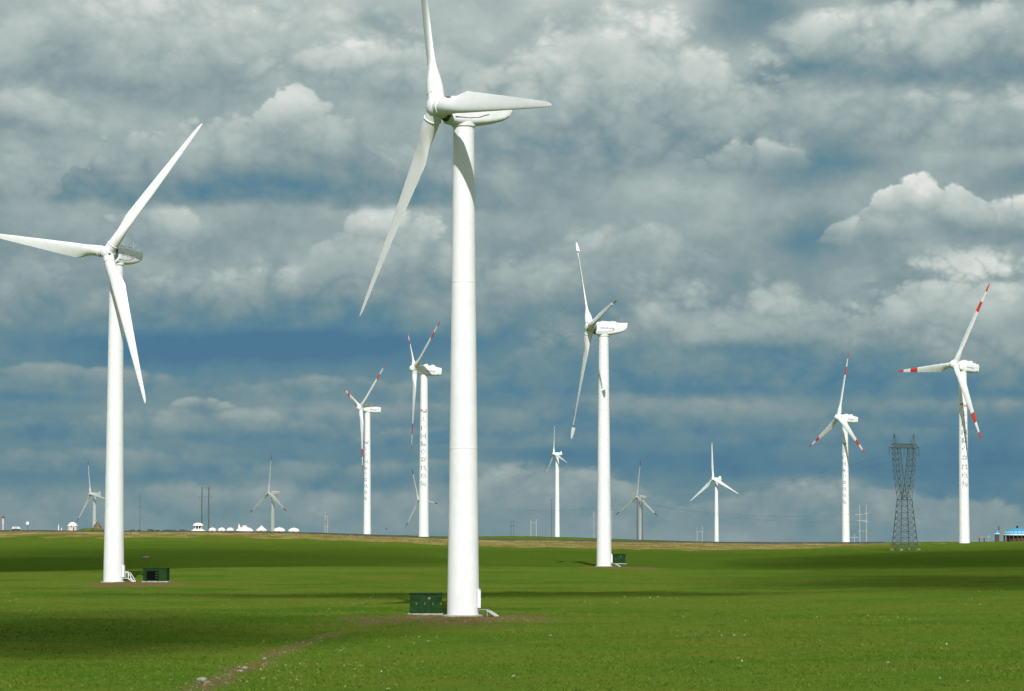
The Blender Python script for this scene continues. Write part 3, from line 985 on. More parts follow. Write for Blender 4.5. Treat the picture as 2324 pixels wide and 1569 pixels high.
# loose clods of earth on the track and the bare pads
cp_ = []
for _ in range(420):
    k_ = random.randrange(4)
    a_, b__ = TRACK[k_], TRACK[k_ + 1]
    t_ = random.random()
    cp_.append((a_.x + (b__.x - a_.x) * t_ + random.gauss(0, .75), a_.y + (b__.y - a_.y) * t_ + random.gauss(0, 1.3), random.uniform(.03, .11)))
for _ in range(260):
    q_ = random.uniform(0, 6.28); r_ = math.sqrt(random.random())
    cp_.append((bA.x - 1.5 + 10 * r_ * math.cos(q_), bA.y - 8 + 14 * r_ * math.sin(q_), random.uniform(.03, .10)))
zz_ = ground([p[0] for p in cp_], [p[1] for p in cp_])
vs_, fs_ = [], []
for (x_, y_, s_), z_ in zip(cp_, zz_):
    if math.hypot(x_ - bA.x, y_ - bA.y) < 2.4:
        continue
    i_ = len(vs_)
    for dx_, dy_, dz_ in ((1, 0, 0), (0, 1, 0), (-1, 0, 0), (0, -1, 0), (0, 0, .8), (0, 0, -.6)):
        vs_.append((x_ + dx_ * s_ * random.uniform(.7, 1.5), y_ + dy_ * s_ * random.uniform(.7, 1.5), z_ + dz_ * s_ + .01))
    for f_ in ((0, 1, 4), (1, 2, 4), (2, 3, 4), (3, 0, 4), (1, 0, 5), (2, 1, 5), (3, 2, 5), (0, 3, 5)):
        fs_.append(tuple(i_ + q for q in f_))
me_ = bpy.data.meshes.new('earth_clods'); me_.from_pydata(vs_, [], fs_)
M['clod'] = blades_mat('earth_clods', [(0, (.09, .06, .032, 1)), (.6, (.15, .105, .055, 1)), (1, (.28, .24, .16, 1))])
me_.materials.append(M['clod'])
link('earth_clods', me_)['kind'] = 'stuff'

# road on top of the bank
rp = []
for xq in np.linspace(-500, 2000, 90):
    Yr = 1062.0
    Xr = (xq - CX) / FOC * Yr
    rp.append((Xr, gz(Xr, 1057), gz(Xr, 1066)))
mb = MB()
prev = None
for (Xr, za, zc) in rp:
    zm = max(za, zc) + .45
    cur = [mb.bm.verts.new((Xr, yy, z)) for yy, z in ((1054.5, zm - .6), (1056, zm), (1065, zm + .04), (1066.5, zm - .6))]
    if prev:
        for i in range(3):
            mb.bm.faces.new((prev[i], prev[i + 1], cur[i + 1], cur[i]))
    prev = cur
M['asphalt'] = paint('old_asphalt', (.060, .062, .060), .9, .15, .4)
tag(mb.build('road', M['asphalt'], None, True, 25), kind='structure')


# ------------------------------------------------------------------ transformer cabinets
def cabinet(label, c, w, d, h, rz, style):
    root = empty('transformer_cabinet', c, rz)
    MB().box((0, 0, .09), (w + .35, d + .35, .22), bevel=.03).build('plinth', M['concrete'], root)
    body = MB().box((0, 0, .2 + h / 2), (w, d, h), bevel=.03).build('body', M['green_box'], root)
    MB().box((0, 0, .2 + h + .05), (w + .16, d + .16, .12), bevel=.03).build('roof', M['green_box'], root)
    if style == 'closed':
        k = 4
        for i in range(k):
            x = -w / 2 + w * (i + .5) / k
            dd = MB().box((x, -d / 2 - .015, .2 + h * .47), (w / k - .06, .05, h * .86), bevel=.012).build('door', M['green_door'], root)
            MB().box((x + w / k * .36, -d / 2 - .06, .2 + h * .5), (.04, .05, .22)).build('handle', M['steel'], dd, False)
            if i in (0, 3):
                for q in range(5):
                    MB().box((x, -d / 2 - .05, .2 + h * .68 + q * .09), (w / k - .25, .03, .03)).build('louvre', M['green_box'], dd, False)
        MB().box((.35, -d / 2 - .045, .2 + h * .78), (.24, .02, .22)).build('warning_plate', M['pale_rock'], root, False)
    else:
        MB().box((-w * .10, -d / 2 - .012, .2 + h * .45), (w * .44, .03, h * .72)).build('opening', M['black'], root, False)  # flat black sheet stands in for the shaded inside of the cabinet
        MB().box((-w * .33, -d / 2 - .35, .2 + h * .45), (.05, .7, h * .80)).build('open_door', M['green_door'], root, False)
        MB().box((w * .13, -d / 2 - .35, .2 + h * .45), (.05, .7, h * .80)).build('open_door', M['green_door'], root, False)
        MB().box((w * .32, -d / 2 - .02, .2 + h * .46), (w * .28, .05, h * .84), bevel=.012).build('door', M['green_door'], root)
        for q in range(3):
            MB().box((w * .05, -d / 2 - .05, .2 + h * (.25 + .2 * q)), (w * .07, .03, .08)).build('switchgear', M['seam'], root, False)
    tag(root, label, 'cabinet', 'green transformer cabinets beside the towers')


for (lab, x0, x1, yb, Yd, dep, h, st, rz) in (
        ('dark green closed transformer cabinet left of the largest tower', 930, 1003, 1391, 307, 2.2, 2.05, 'closed', R(2)),
        ('dark green transformer cabinet with a black opening beside the left tower', 327, 382, 1326, 455, 2.2, 1.95, 'open', R(-3)),
        ('small dark green transformer cabinet behind the brake-tipped turbine', 1389, 1419, 1281, 660, 2.2, 2.0, 'closed', R(4))):
    c = place((x0 + x1) / 2, yb, Yd)
    w = (x1 - x0) * Yd / FOC
    c.z = gz(c.x, c.y)
    cabinet(lab, c, w, dep, h, rz, st)


# ------------------------------------------------------------------ lattice pylon
def strut(mb, a, b_, r=.075):
    mb.tube(a, b_, r, n=4, caps=False)


def lattice_side(mb, A0, A1, B0, B1, n, r=.055):
    """zigzag + horizontals between leg A (A0->A1) and leg B"""
    for i in range(n):
        t0, t1 = i / n, (i + 1) / n
        a0, a1, b0, b1 = A0.lerp(A1, t0), A0.lerp(A1, t1), B0.lerp(B1, t0), B0.lerp(B1, t1)
        strut(mb, a0, b1, r); strut(mb, b0, a1, r); strut(mb, a1, b1, r)


def pylon():
    c = place(2054, 1250, 850)
    c.z = gz(c.x, c.y)
    root = empty('lattice_pylon', c, R(24))
    k = 850 / FOC
    zw, zt, hb = 115 * k, 232 * k, 265 * k          # waist, beam, peaks
    wb, ww = 3.0, 1.75
    cor = [(-1, -1), (1, -1), (1, 1), (-1, 1)]
    B = [Vector((x * wb, y * wb * .85, 0)) for x, y in cor]
    Wp = [Vector((x * ww, y * ww * .75, zw)) for x, y in cor]
    for i in range(4):
        MB().box((B[i].x, B[i].y, .1), (1.0, 1.0, .9), bevel=.08).build('footing', M['pale_rock'], root)
        mb = MB(); strut(mb, B[i], Wp[i], .13); mb.build('leg', M['lattice'], root)
    for i in range(4):
        j = (i + 1) % 4
        mb = MB(); lattice_side(mb, B[i], Wp[i], B[j], Wp[j], 8)
        mb.build('bracing', M['lattice'], root)
    mb = MB()
    for i in range(4):
        strut(mb, Wp[i], Wp[(i + 1) % 4], .1)
    mb.build('waist_ring', M['lattice'], root)
    for sd in (-1, 1):
        top = [Vector((sd * 2.75 + x * 1.0, y * .8, zt)) for x, y in cor]
        low = [Vector((sd * .85 + x * .88, y * 1.3, zw)) for x, y in cor]
        mid = [Vector((sd * 2.15 + x * 1.05, y * 1.0, zw + (zt - zw) * .55)) for x, y in cor]
        mb = MB()
        for i in range(4):
            strut(mb, low[i], mid[i], .11); strut(mb, mid[i], top[i], .11)
            j = (i + 1) % 4
            lattice_side(mb, low[i], mid[i], low[j], mid[j], 4, .05)
            lattice_side(mb, mid[i], top[i], mid[j], top[j], 4, .05)
        mb.build('arm', M['lattice'], root)
        mb = MB()
        pk = Vector((sd * 3.5, 0, hb))
        for i in range(4):
            strut(mb, Vector((sd * 3.1 + cor[i][0] * .6, cor[i][1] * .6, zt + 1.1)), pk, .08)
        mb.build('peak', M['lattice'], root)
    mb = MB()
    L0 = [Vector((-3.9, y, z)) for y, z in ((-.6, zt), (.6, zt), (.6, zt + 1.2), (-.6, zt + 1.2))]
    L1 = [Vector((3.9, p.y, p.z)) for p in L0]
    for i in range(4):
        strut(mb, L0[i], L1[i], .10)
        lattice_side(mb, L0[i], L1[i], L0[(i + 1) % 4], L1[(i + 1) % 4], 8, .055)
    strut(mb, Vector((-5.2, 0, zt + .1)), Vector((-3.9, 0, zt + 1.1)), .08); strut(mb, Vector((5.2, 0, zt + .1)), Vector((3.9, 0, zt + 1.1)), .08)
    strut(mb, Vector((-5.2, 0, zt + .1)), Vector((5.2, 0, zt + .1)), .10)
    mb.build('crossbeam', M['lattice'], root)
    for x in (-5.1, 0, 5.1):
        mb = MB()
        for q in range(9):
            mb.lathe([(.05, 0), (.16, -.06), (.05, -.16)], 8, (x, 0, zt - .1 - q * .24))
        mb.build('insulator_string', M['lattice'], root)
    tag(root, 'dark steel lattice pylon with a forked top between the two right turbines', 'pylon')
    return root


pylon()
pc = place(2054, 1250, 850)


# ------------------------------------------------------------------ poles and masts
def pole_thing(label, x, y_top, Yd, shafts, r, mat, arms=(), extras=(), name='power_pole', group=None):
    """shafts: list of (x, y_top); arms: (xa, xb, y); extras: (x, y, size)"""
    c = place(x, HOR, Yd)
    c.z = gz(c.x, c.y)
    root = empty(name, c)
    for (sx, sy) in shafts:
        p = place(sx, sy, Yd) - c
        MB().tube((p.x, 0, -.6), (p.x, 0, p.z), r * 1.15, r * .8, 8).build('pole_shaft', mat, root)
    for (xa, xb, ya) in arms:
        p, q = place(xa, ya, Yd) - c, place(xb, ya, Yd) - c
        MB().box(((p.x + q.x) / 2, -.12, p.z), (abs(q.x - p.x), .12, .16)).build('crossarm', mat, root, False)
    for (ex, ey, sz) in extras:
        p = place(ex, ey, Yd) - c
        mb = MB()
        for q in range(3):
            mb.lathe([(.04, 0), (sz, .05), (sz * .8, .14), (.04, .18)], 8, (p.x, -.12, p.z + q * .17))
        mb.build('insulator', M['pale_rock'] if mat is M['pale_pole'] else M['pole'], root)
    tag(root, label, 'power pole', group)


pole_thing('pair of tall dark poles behind the white tents', 467, 1105, 1440, [(458.5, 1105), (474, 1105)], .30, M['pole'], [(452, 480, 1128), (456, 476, 1108)], [(453, 1130, .14), (466, 1130, .14), (480, 1130, .14)], 'pole_pair')
pole_thing('pair of tall dark timber poles in front of the far grey turbine', 1451, 1130, 1130, [(1446, 1130), (1457, 1130)], .21, M['pole'], [(1440, 1463, 1141), (1445, 1458, 1131)], [(1441, 1143, .14), (1451, 1143, .14), (1462, 1143, .14)], 'pole_pair')
pole_thing('faint thin mast right of the large left turbine', 318, 1120, 1500, [(318, 1120)], .13, M['pole'], [(315, 321, 1150)], name='mast')
pole_thing('thin pale mast with fittings right of the white tents', 741, 1160, 1420, [(738, 1162), (743.5, 1172)], .13, M['pale_pole'], [(735, 747, 1172), (736, 746, 1196)], [(739, 1186, .3), (737, 1170, .2)], name='mast')
pole_thing('small dark pole pair right of the largest tower', 1162, 1183, 1650, [(1160, 1183), (1166, 1183)], .11, M['pole'], [(1157, 1169, 1184), (1157, 1169, 1193)], name='pole_pair')
pole_thing('two pale concrete poles between the largest turbine and the slim far turbine', 1211, 1177, 1600, [(1205, 1179), (1217, 1177)], .18, M['pale_pole'], [(1203, 1219, 1187)], [(1211, 1185, .25), (1205, 1178, .2), (1217, 1177, .2)], 'pole_pair')
pole_thing('tall thin grey pole just left of the slim far turbine', 1251.5, 1132, 1600, [(1251.5, 1132)], .12, M['pole'], [(1248, 1255, 1134)], name='mast')
pole_thing('mast with dark fittings just left of the brake-tipped turbine', 1347.5, 1160, 1500, [(1347.5, 1160)], .13, M['pale_pole'], [(1343, 1352, 1172), (1343, 1352, 1190)], [(1347, 1174, .3), (1347, 1192, .3)], name='mast')
pole_thing('thin grey pole just right of the brake-tipped turbine', 1388.5, 1160, 1300, [(1388.5, 1160)], .10, M['pale_pole'], [(1385, 1392, 1162)], name='mast')
pole_thing('two short pale poles left of the far bright white turbine', 1588, 1194, 1600, [(1582, 1196), (1594, 1194)], .14, M['pale_pole'], [(1579, 1597, 1206)], [(1582, 1205, .2), (1594, 1205, .2)], 'pole_pair')
pole_thing('left one of the tall pale poles beside the lettered turbine', 1951, 1146, 1250, [(1951, 1146)], .15, M['pale_pole'], [(1939, 1958, 1168), (1944, 1966, 1182), (1944, 1962, 1206)], [(1940, 1167, .25), (1947, 1208, .3), (1956, 1208, .3)], group='pale poles right of the lettered turbine')
pole_thing('right one of the tall pale poles, nearer the lattice pylon', 1966, 1146, 1260, [(1966, 1146)], .15, M['pale_pole'], [(1961, 1971, 1166), (1958, 1971, 1184), (1960, 1971, 1210)], [(1962, 1212, .3), (1969, 1212, .3)], group='pale poles right of the lettered turbine')
pole_thing('short pale pole with white insulators right beside the lettered tower', 1939, 1212, 1200, [(1939, 1212)], .13, M['pale_pole'], [(1929, 1949, 1220)], [(1931, 1219, .22), (1946, 1219, .22)])


def wire(label, a, b_, sag, r=.022):
    mb = MB()
    a, b_ = Vector(a), Vector(b_)
    pts = [a.lerp(b_, i / 24) - Vector((0, 0, sag * 4 * (i / 24) * (1 - i / 24))) for i in range(25)]
    for p, q in zip(pts, pts[1:]):
        mb.tube(p, q, r, n=4, caps=False)
    tag(mb.build('overhead_wire', M['lattice']), label, 'wire', 'overhead wires')


for lab, dx in (('left overhead wire running from the lattice pylon to the skyline', -4.8), ('right overhead wire running from the lattice pylon to the skyline', 4.8)):
    wire(lab, (pc.x + dx * .9, pc.y + dx * .4, gz(pc.x, pc.y) + 28.3), place(1500 + dx * 3, 1120, 2300), 5.0, .018)
wire('highest overhead wire between the timber poles and the pale poles', place(1440, 1141, 1130), place(1951, 1166, 1250), 3.0)
wire('lower overhead wire between the timber poles and the pale poles', place(1463, 1141, 1130), place(1966, 1182, 1260), 3.2)
wire('overhead wire from the timber poles towards the largest tower', place(1440, 1141, 1130), place(1100, 1150, 1300), 2.5)


# ------------------------------------------------------------------ tents and huts
def on_ground(x, Yd, y=HOR):
    c = place(x, y, Yd)
    c.z = gz(c.x, c.y)
    return c


def lift(c, x, y, Yd):
    """stand the thing on its own low platform when the photo shows it above the bank"""
    return c


TG = 'white tents along the road'


def round_tent(label, x, y_base, Yd, wpx, hpx, wall, cone, ridge=False, door=True):
    c = place(x, y_base, Yd)
    k = Yd / FOC
    root = empty('white_tent', c)
    r, h = wpx * k / 2, hpx * k
    hw = h * wall
    gzv = gz(c.x, c.y) - c.z
    w_ = MB().lathe([(r * 1.05, min(-.4, gzv - .2)), (r * 1.05, .0), (r, .02), (r, hw)], 28).build('wall', M['felt'], root)
    if cone:
        prof = [(r * 1.06, hw - .02), (r * 1.04, hw + .05 * h), (r * .55, hw + (h - hw) * .52), (r * .16, hw + (h - hw) * .93), (0, h)]
    else:
        prof = [(r * 1.05, hw - .02)] + [(r * 1.04 * math.cos(q), hw + (h - hw) * math.sin(q)) for q in np.linspace(.08, 1.5, 8)] + [(0, h)]
    rf = MB().lathe(prof, 28).build('roof', M['felt'], root)
    MB().lathe([(r * .16, h * .93), (r * .17, h * .98), (r * .05, h * 1.06), (0, h * 1.07)], 12).build('crown', M['felt_cream'], rf)
    MB().lathe([(r * 1.012, hw * .80), (r * 1.03, hw * .84), (r * 1.012, hw * .90)], 28).build('rope_band', M['felt_cream'], w_)
    if door:
        MB().box((0, -r * 1.02, hw * .46), (.9, .12, max(.6, hw * .9)), bevel=.03).build('door', M['brick'], root)
    tag(root, label, 'tent', TG)
    return root


TY = 1400
round_tent('small round white tent next to the two-tier pavilion, leftmost of three', 482, 1209.5, TY, 17, 11.5, .45, False)
round_tent('middle one of the three small round white tents', 503, 1209.5, TY, 17, 11.5, .45, False)
round_tent('small round white tent touching the long white dome, rightmost of three', 522.5, 1209.5, TY, 17, 11.5, .45, False)
round_tent('white tent with a pointed cone roof standing alone', 593.5, 1210.5, TY, 25, 16.5, .38, True)
round_tent('round white dome tent left of the last one in the row', 634, 1211.5, TY, 26, 14, .45, False)
round_tent('last round white dome tent at the right end of the row', 667, 1212, TY, 25, 13.5, .45, False)


def pavilion():
    c = place(449.5, 1209.5, TY); k = TY / FOC
    root = empty('white_pavilion', c)
    MB().lathe([(21.5 * k, -1.2), (21.5 * k, .1), (21 * k, 2 * k), (14 * k, 6 * k), (10 * k, 8.5 * k), (9 * k, 9 * k)], 8).build('skirt_roof', M['felt'], root, True, 20)
    MB().lathe([(7.5 * k, 8 * k), (7.5 * k, 16 * k)], 8).build('lantern_core', M['black'], root, True, 20)  # black core stands in for the shaded inside behind the columns
    for i in range(8):
        a = i * math.pi / 4 + .2
        MB().tube((8.6 * k * math.cos(a), 8.6 * k * math.sin(a), 8 * k), (8.6 * k * math.cos(a), 8.6 * k * math.sin(a), 16 * k), .22, n=8).build('column', M['felt'], root)
    MB().lathe([(12 * k, 15.5 * k), (12 * k, 17 * k), (10 * k, 20 * k), (6 * k, 22 * k), (2 * k, 22.6 * k), (0, 22.8 * k)], 16).build('upper_roof', M['felt'], root)
    for i in range(8):
        a = i * math.pi / 4 + .6
        MB().box((18 * k * math.cos(a), 18 * k * math.sin(a), 2.3 * k), (.9, .9, 3.4 * k), Matrix.Rotation(a, 4, 'Z'), bevel=.05).build('dormer', M['felt_cream'], root)
    tag(root, 'two-tier white pavilion with a raised lantern roof at the left of the tents', 'pavilion')


def long_dome():
    c = place(555, 1210, TY); k = TY / FOC
    root = empty('white_dome_tent', c)
    pr = [(20 * k, -1.0), (20.5 * k, .3), (20 * k, 4 * k)] + [(20 * k * math.cos(q), 4 * k + 9.5 * k * math.sin(q)) for q in np.linspace(.1, 1.45, 8)] + [(0, 13.5 * k)]
    MB().lathe(pr, 32).build('dome', M['felt'], root, True, 50)
    MB().lathe([(6 * k, 12 * k), (6 * k, 16 * k), (4 * k, 17 * k), (0, 17.2 * k)], 14).build('vent_lantern', M['felt_cream'], root)
    MB().box((-12 * k, 0, 14 * k), (4 * k, 1.2, 6 * k), bevel=.2).tube((-12 * k, 0, 16 * k), (-13.5 * k, 0, 21 * k), .35, .1, 8).build('ornament', M['felt'], root)
    MB().box((-15 * k, -.2, 12 * k), (1.2 * k, .4, 7 * k), bevel=.05).build('banner', M['orange'], root)
    tag(root, 'long white dome tent with a lantern and ornament on its roof', 'tent')


pavilion(); long_dome()


def small_hut():
    Yd = 1330; k = Yd / FOC
    c = place(164.5, 1204.5, Yd)
    root = empty('round_hut', c)
    gv = gz(c.x, c.y) - c.z
    MB().lathe([(11.4 * k, min(-.3, gv - .2)), (11.4 * k, .05), (11 * k, .1), (11 * k, 10.5 * k)], 24).build('wall', M['felt_cream'], root)
    MB().lathe([(11.9 * k, 10 * k), (11.6 * k, 11.5 * k), (7.5 * k, 16.5 * k), (3 * k, 19 * k), (0, 19.4 * k)], 24).build('roof', M['felt'], root)
    MB().box((-.2, -11.4 * k, 9.6 * k), (2.6 * k, .4, 3.2 * k), bevel=.03).build('emblem', M['seam'], root)
    MB().box((.8, -11.3 * k, 4.2 * k), (2.4 * k, .3, 8 * k), bevel=.03).build('door', M['brick'], root)
    MB().lathe([(2.4 * k, 18.6 * k), (2.2 * k, 19.8 * k), (0, 20.2 * k)], 12).build('smoke_hole', M['seam'], root)
    tag(root, 'white round hut with cream walls standing alone left of the large left turbine', 'hut')


small_hut()


def lumpy(name, c, r, seed, mats, flat=1.0, parent=None, amp=.28, sub=3):
    bm = bmesh.new()
    bmesh.ops.create_icosphere(bm, subdivisions=sub, radius=1.0)
    for v_ in bm.verts:
        nz = mnoise.noise(v_.co * 1.6 + Vector((seed * 3.1, seed * 1.7, 0))) + .5 * mnoise.noise(v_.co * 4.0 + Vector((seed, 0, seed)))
        v_.co *= 1 + amp * nz
        v_.co.x *= r[0]; v_.co.y *= r[1]; v_.co.z *= r[2]
    me = bpy.data.meshes.new(name)
    for f in bm.faces:
        f.smooth = sub > 2
    bm.to_mesh(me); bm.free()
    me.materials.append(mats)
    o = link(name, me, parent)
    o.location = c
    return o


def cairn():
    Yd = 1345; k = Yd / FOC
    c = place(221, 1206, Yd)
    root = empty('stone_cairn', c)
    random.seed(11)
    MB().lathe([(15 * k, -1.5), (14.5 * k, 4 * k), (11 * k, 6 * k), (0, 6.5 * k)], 20).build('grassy_base', M['grass'], root)
    for i in range(46):
        a = random.uniform(0, 6.28); q = random.random()
        rr = (1 - q * .8) * 11 * k * random.uniform(.5, 1)
        lumpy('stone', (rr * math.cos(a), rr * math.sin(a), (6 + q * 13) * k), [random.uniform(.35, .75) for _ in range(3)], i, M['rock'] if i % 3 else M['brick'], parent=root, sub=1)
    MB().lathe([(9.5 * k, 5 * k), (6 * k, 13 * k), (2 * k, 18 * k), (0, 19 * k)], 14).build('core', M['rock'], root)
    MB().tube((0, 0, 18 * k), (0, 0, 26 * k), .08, n=6).build('flag_pole', M['wood'], root)
    MB().box((-.5, 0, 24 * k), (.9, .04, .5)).build('flag', M['blue_sign'], root, False)
    tag(root, 'brown stone cairn on a green mound just left of the large left turbine', 'cairn')
    mo = lumpy('grass_mound', place(203, 1209, 1360), (6.5, 4.5, 2.1), 5, M['grass'], amp=.08)
    tag(mo, kind='structure')


cairn()


def left_edge_things():
    Yd = 1300; k = Yd / FOC
    c = place(7, 1205, Yd)
    root = empty('gate_pillar', c)
    MB().box((0, 0, 8 * k), (3.4 * k, 3.4 * k, 22 * k), bevel=.06).build('lower_shaft', M['pink'], root)
    MB().box((0, 0, 22 * k), (4.4 * k, 4.2 * k, 16 * k), bevel=.06).build('upper_shaft', M['pink'], root)
    MB().lathe([(3.4 * k, 29 * k), (3.6 * k, 31 * k), (1.4 * k, 34 * k), (0, 35 * k)], 8).build('cap', M['brick'], root)
    tag(root, 'pale pink pillar with a dark red cap at the left edge', 'pillar')
    # white van
    c = place(37.5, 1204.5, 1250); k = 1250 / FOC
    root = empty('parked_van', c)
    ln, wd, ht = 19 * k, 1.9, 8.6 * k
    mb = MB()
    prof = [(-ln / 2, .5), (-ln / 2, .62 * ht), (-ln / 2 + .25, ht), (ln * .30, ht), (ln * .42, .62 * ht), (ln / 2, .52 * ht), (ln / 2, .5)]
    mb.loft([[Vector((x, y, z)) for x, z in prof] for y in (-wd / 2, wd / 2)])
    body = mb.build('body', M['felt'], root, True, 25)
    MB().box((0, -wd / 2 - .01, .30 * ht), (ln * .98, .04, .28 * ht)).build('lower_panel', M['glass'], body, False)
    MB().box((-.2, -wd / 2 - .012, .68 * ht), (ln * .5, .04, .16 * ht)).build('side_window', M['glass'], body, False)
    for sx in (-1, 1):
        for sy in (-1, 1):
            wh = MB().tube((sx * ln * .31, sy * wd / 2 - .12, .32), (sx * ln * .31, sy * wd / 2 + .08, .32), .33, n=14).build('wheel', M['tyre'], root)
    tag(root, 'white van parked by the road at the far left', 'van')
    # round sign on a post
    c = place(62.5, 1206, 1280); k = 1280 / FOC
    root = empty('round_sign', c)
    MB().tube((0, 0, -1), (0, 0, 16 * k), .12, n=8).build('post', M['pole'], root)
    MB().lathe([(0, -.06), (3.8 * k, -.05), (3.8 * k, .05), (0, .06)], 20, (0, -.15, 18 * k), Matrix.Rotation(math.pi / 2, 4, 'X')).build('disc', M['felt'], root)
    tag(root, 'white round sign on a dark post beside the parked van', 'sign')
    # short white marker posts
    for i, (x, yt, lab) in enumerate(((133, 1191, 'taller white marker post left of the round hut'), (139.5, 1198, 'shorter white marker post left of the round hut'))):
        c = place(x, 1206, 1270); k = 1270 / FOC
        root = empty('marker_post', c)
        MB().box((0, 0, (1206 - yt) * k / 2 - .3), (.42, .3, (1206 - yt) * k + .6), bevel=.03).build('post', M['felt'], root)
        MB().box((0, -.03, (1206 - yt) * k * .85), (.46, .3, .35)).build('band', M['steel'], root, False)
        tag(root, lab, 'post', 'white marker posts')


left_edge_things()


def blue_tent():
    Yd = 1150; k = Yd / FOC
    c = place(2309, 1224, Yd)
    c.z = gz(c.x, c.y)
    z0 = place(2309, 1224, Yd).z - c.z
    root = empty('blue_festival_tent', c)
    eave = z0 + 10 * k
    r = 31 * k
    pr = [(r * 1.02, eave - .3), (r * 1.02, eave)] + [(r * math.cos(q), eave + 15 * k * math.sin(q)) for q in np.linspace(.12, 1.45, 8)] + [(0, eave + 15.2 * k)]
    cn = MB().lathe(pr, 40).build('canopy', M['tent_blue'], root, True, 50)
    for i in range(20):
        a = 2 * math.pi * i / 20
        cc = Vector((r * .93 * math.cos(a), r * .93 * math.sin(a), eave + 5.2 * k))
        q = Vector((math.cos(a), math.sin(a), .9)).to_track_quat('Z', 'Y').to_matrix().to_4x4()
        MB().lathe([(2.0 * k, .0), (2.6 * k, .06), (3.2 * k, .0)], 12, cc, q).build('scroll_ornament', M['tent_trim'], cn)
    MB().lathe([(r * 1.03, eave - .35), (r * 1.06, eave - .1), (r * 1.03, eave + .25)], 40).build('trim_band', M['tent_trim'], cn)
    MB().lathe([(1.4 * k, eave + 14.5 * k), (2.2 * k, eave + 17 * k), (2.0 * k, eave + 19.5 * k), (0, eave + 21 * k)], 12).build('finial', M['black'], cn)
    MB().lathe([(r * .80, -.3), (r * .80, eave)], 28).build('inner_wall', M['wood'], root)
    for i in range(20):
        a = 2 * math.pi * (i + .5) / 20
        MB().tube((r * .97 * math.cos(a), r * .97 * math.sin(a), -.3), (r * .97 * math.cos(a), r * .97 * math.sin(a), eave), .16, n=8).build('post', M['brick'] if i % 2 else M['wood'], root)
    tag(root, 'turquoise dome tent with pale scroll pattern at the right edge', 'tent')
    # small gate shrine beside it
    c = place(2263, 1222, Yd); c.z = gz(c.x, c.y)
    z0 = place(2263, 1222, Yd).z - c.z
    root = empty('painted_kiosk', c)
    MB().box((0, 0, (z0 + 9 * k) / 2), (9 * k, 7 * k, z0 + 9 * k), bevel=.05).build('base', M['wood'], root)
    MB().lathe([(6.5 * k, z0 + 9 * k), (6.2 * k, z0 + 12 * k), (3.5 * k, z0 + 17 * k), (0, z0 + 18 * k)], 6).build('roof', M['tent_blue'], root)
    MB().lathe([(6.7 * k, z0 + 9 * k), (6.9 * k, z0 + 10.2 * k), (6.4 * k, z0 + 11.6 * k)], 6).build('eave_trim', M['tent_trim'], root)
    MB().tube((3 * k, 0, z0 + 12 * k), (3 * k, 0, z0 + 28 * k), .12, n=6).build('flag_pole', M['wood'], root)
    MB().box((4.6 * k, 0, z0 + 22 * k), (4.5 * k, .06, 8 * k)).build('red_banner', M['brick'], root, False)
    tag(root, 'small painted kiosk with a red banner left of the turquoise tent', 'kiosk')
    c = place(2228, 1223, Yd); c.z = gz(c.x, c.y); z0 = place(2228, 1223, Yd).z - c.z
    root = empty('orange_awning', c)
    MB().box((0, 0, z0 + 2.5 * k), (13 * k, 8 * k, 1.5 * k), bevel=.08).box((0, 0, z0 + 3.6 * k), (9 * k, 5 * k, 1.4 * k), bevel=.08).build('roof', M['orange'], root)
    for sx in (-1, 1):
        for sy in (-1, 1):
            MB().tube((sx * 5.5 * k, sy * 3 * k, -.3), (sx * 5.5 * k, sy * 3 * k, z0 + 2.4 * k), .1, n=6).build('post', M['wood'], root)
    tag(root, 'low orange awning just right of the right lettered tower', 'awning')
    c = place(2243.5, 1223, Yd); c.z = gz(c.x, c.y); z0 = place(2243, 1223, Yd).z - c.z
    root = empty('blue_sign', c)
    MB().tube((0, 0, -.3), (0, 0, z0 + 8 * k), .1, n=6).build('post', M['steel'], root)
    MB().lathe([(0, -.08), (2.8 * k, -.06), (2.8 * k, .06), (0, .08)], 6, (0, -.1, z0 + 5 * k), Matrix.Rotation(math.pi / 2, 4, 'X')).build('panel', M['blue_sign'], root)
    tag(root, 'small pale blue sign between the orange awning and the painted kiosk', 'sign')


blue_tent()


# ------------------------------------------------------------------ rocks, shrubs, bird
o = lumpy('field_rock', (place(331, 1273, 735).x, 735, gz(place(331, 1273, 735).x, 735) + .25), (.95, .6, .42), 2, M['rock'])
tag(o, 'flat brown rock in the dark grass right of the left tower', 'rock')
random.seed(5)
STONES = [
    (458, 1544, 178, .34, 'pale stone at the left edge of the dirt track near the bottom', 0), (470, 1552, 175, .24, 'brown stone lowest on the dirt track', 1),
    (556, 1503, 197, .20, 'pale stone halfway along the dirt track', 0), (545, 1516, 191, .18, 'small pale stone just below the middle of the dirt track', 0),
    (520, 1528, 186, .16, 'small brown stone on the lower dirt track', 1), (600, 1480, 211, .15, 'highest small pale stone on the dirt track', 0),
    (1165, 1534, 182, .17, 'small pale stone nearest the bottom below the largest tower', 0), (1250, 1434, 245, .15, 'small pale stone just below the bare earth of the largest tower', 0),
    (1637, 1437, 243, .13, 'leftmost of three pale stones in a row on the right meadow', 0), (1666, 1436, 243, .15, 'middle one of three pale stones in a row on the right meadow', 0),
    (1688, 1435, 244, .14, 'rightmost of three pale stones in a row on the right meadow', 0), (2015, 1500, 199, .16, 'lone pale stone far out on the lower right meadow', 0)]
for i, (x, y, Yd, s_, lab, dk) in enumerate(STONES):
    c = place(x, y, Yd); c.z = gz(c.x, c.y) + s_ * .1
    bl = lumpy('loose_stone', c, (s_ * random.uniform(.8, 1.3), s_, s_ * .55), i, M['rock'] if dk else M['pale_rock'], sub=2)
    tag(bl, lab, 'stone', 'stones on the dirt track' if i < 6 else 'pale stones in the meadow grass')

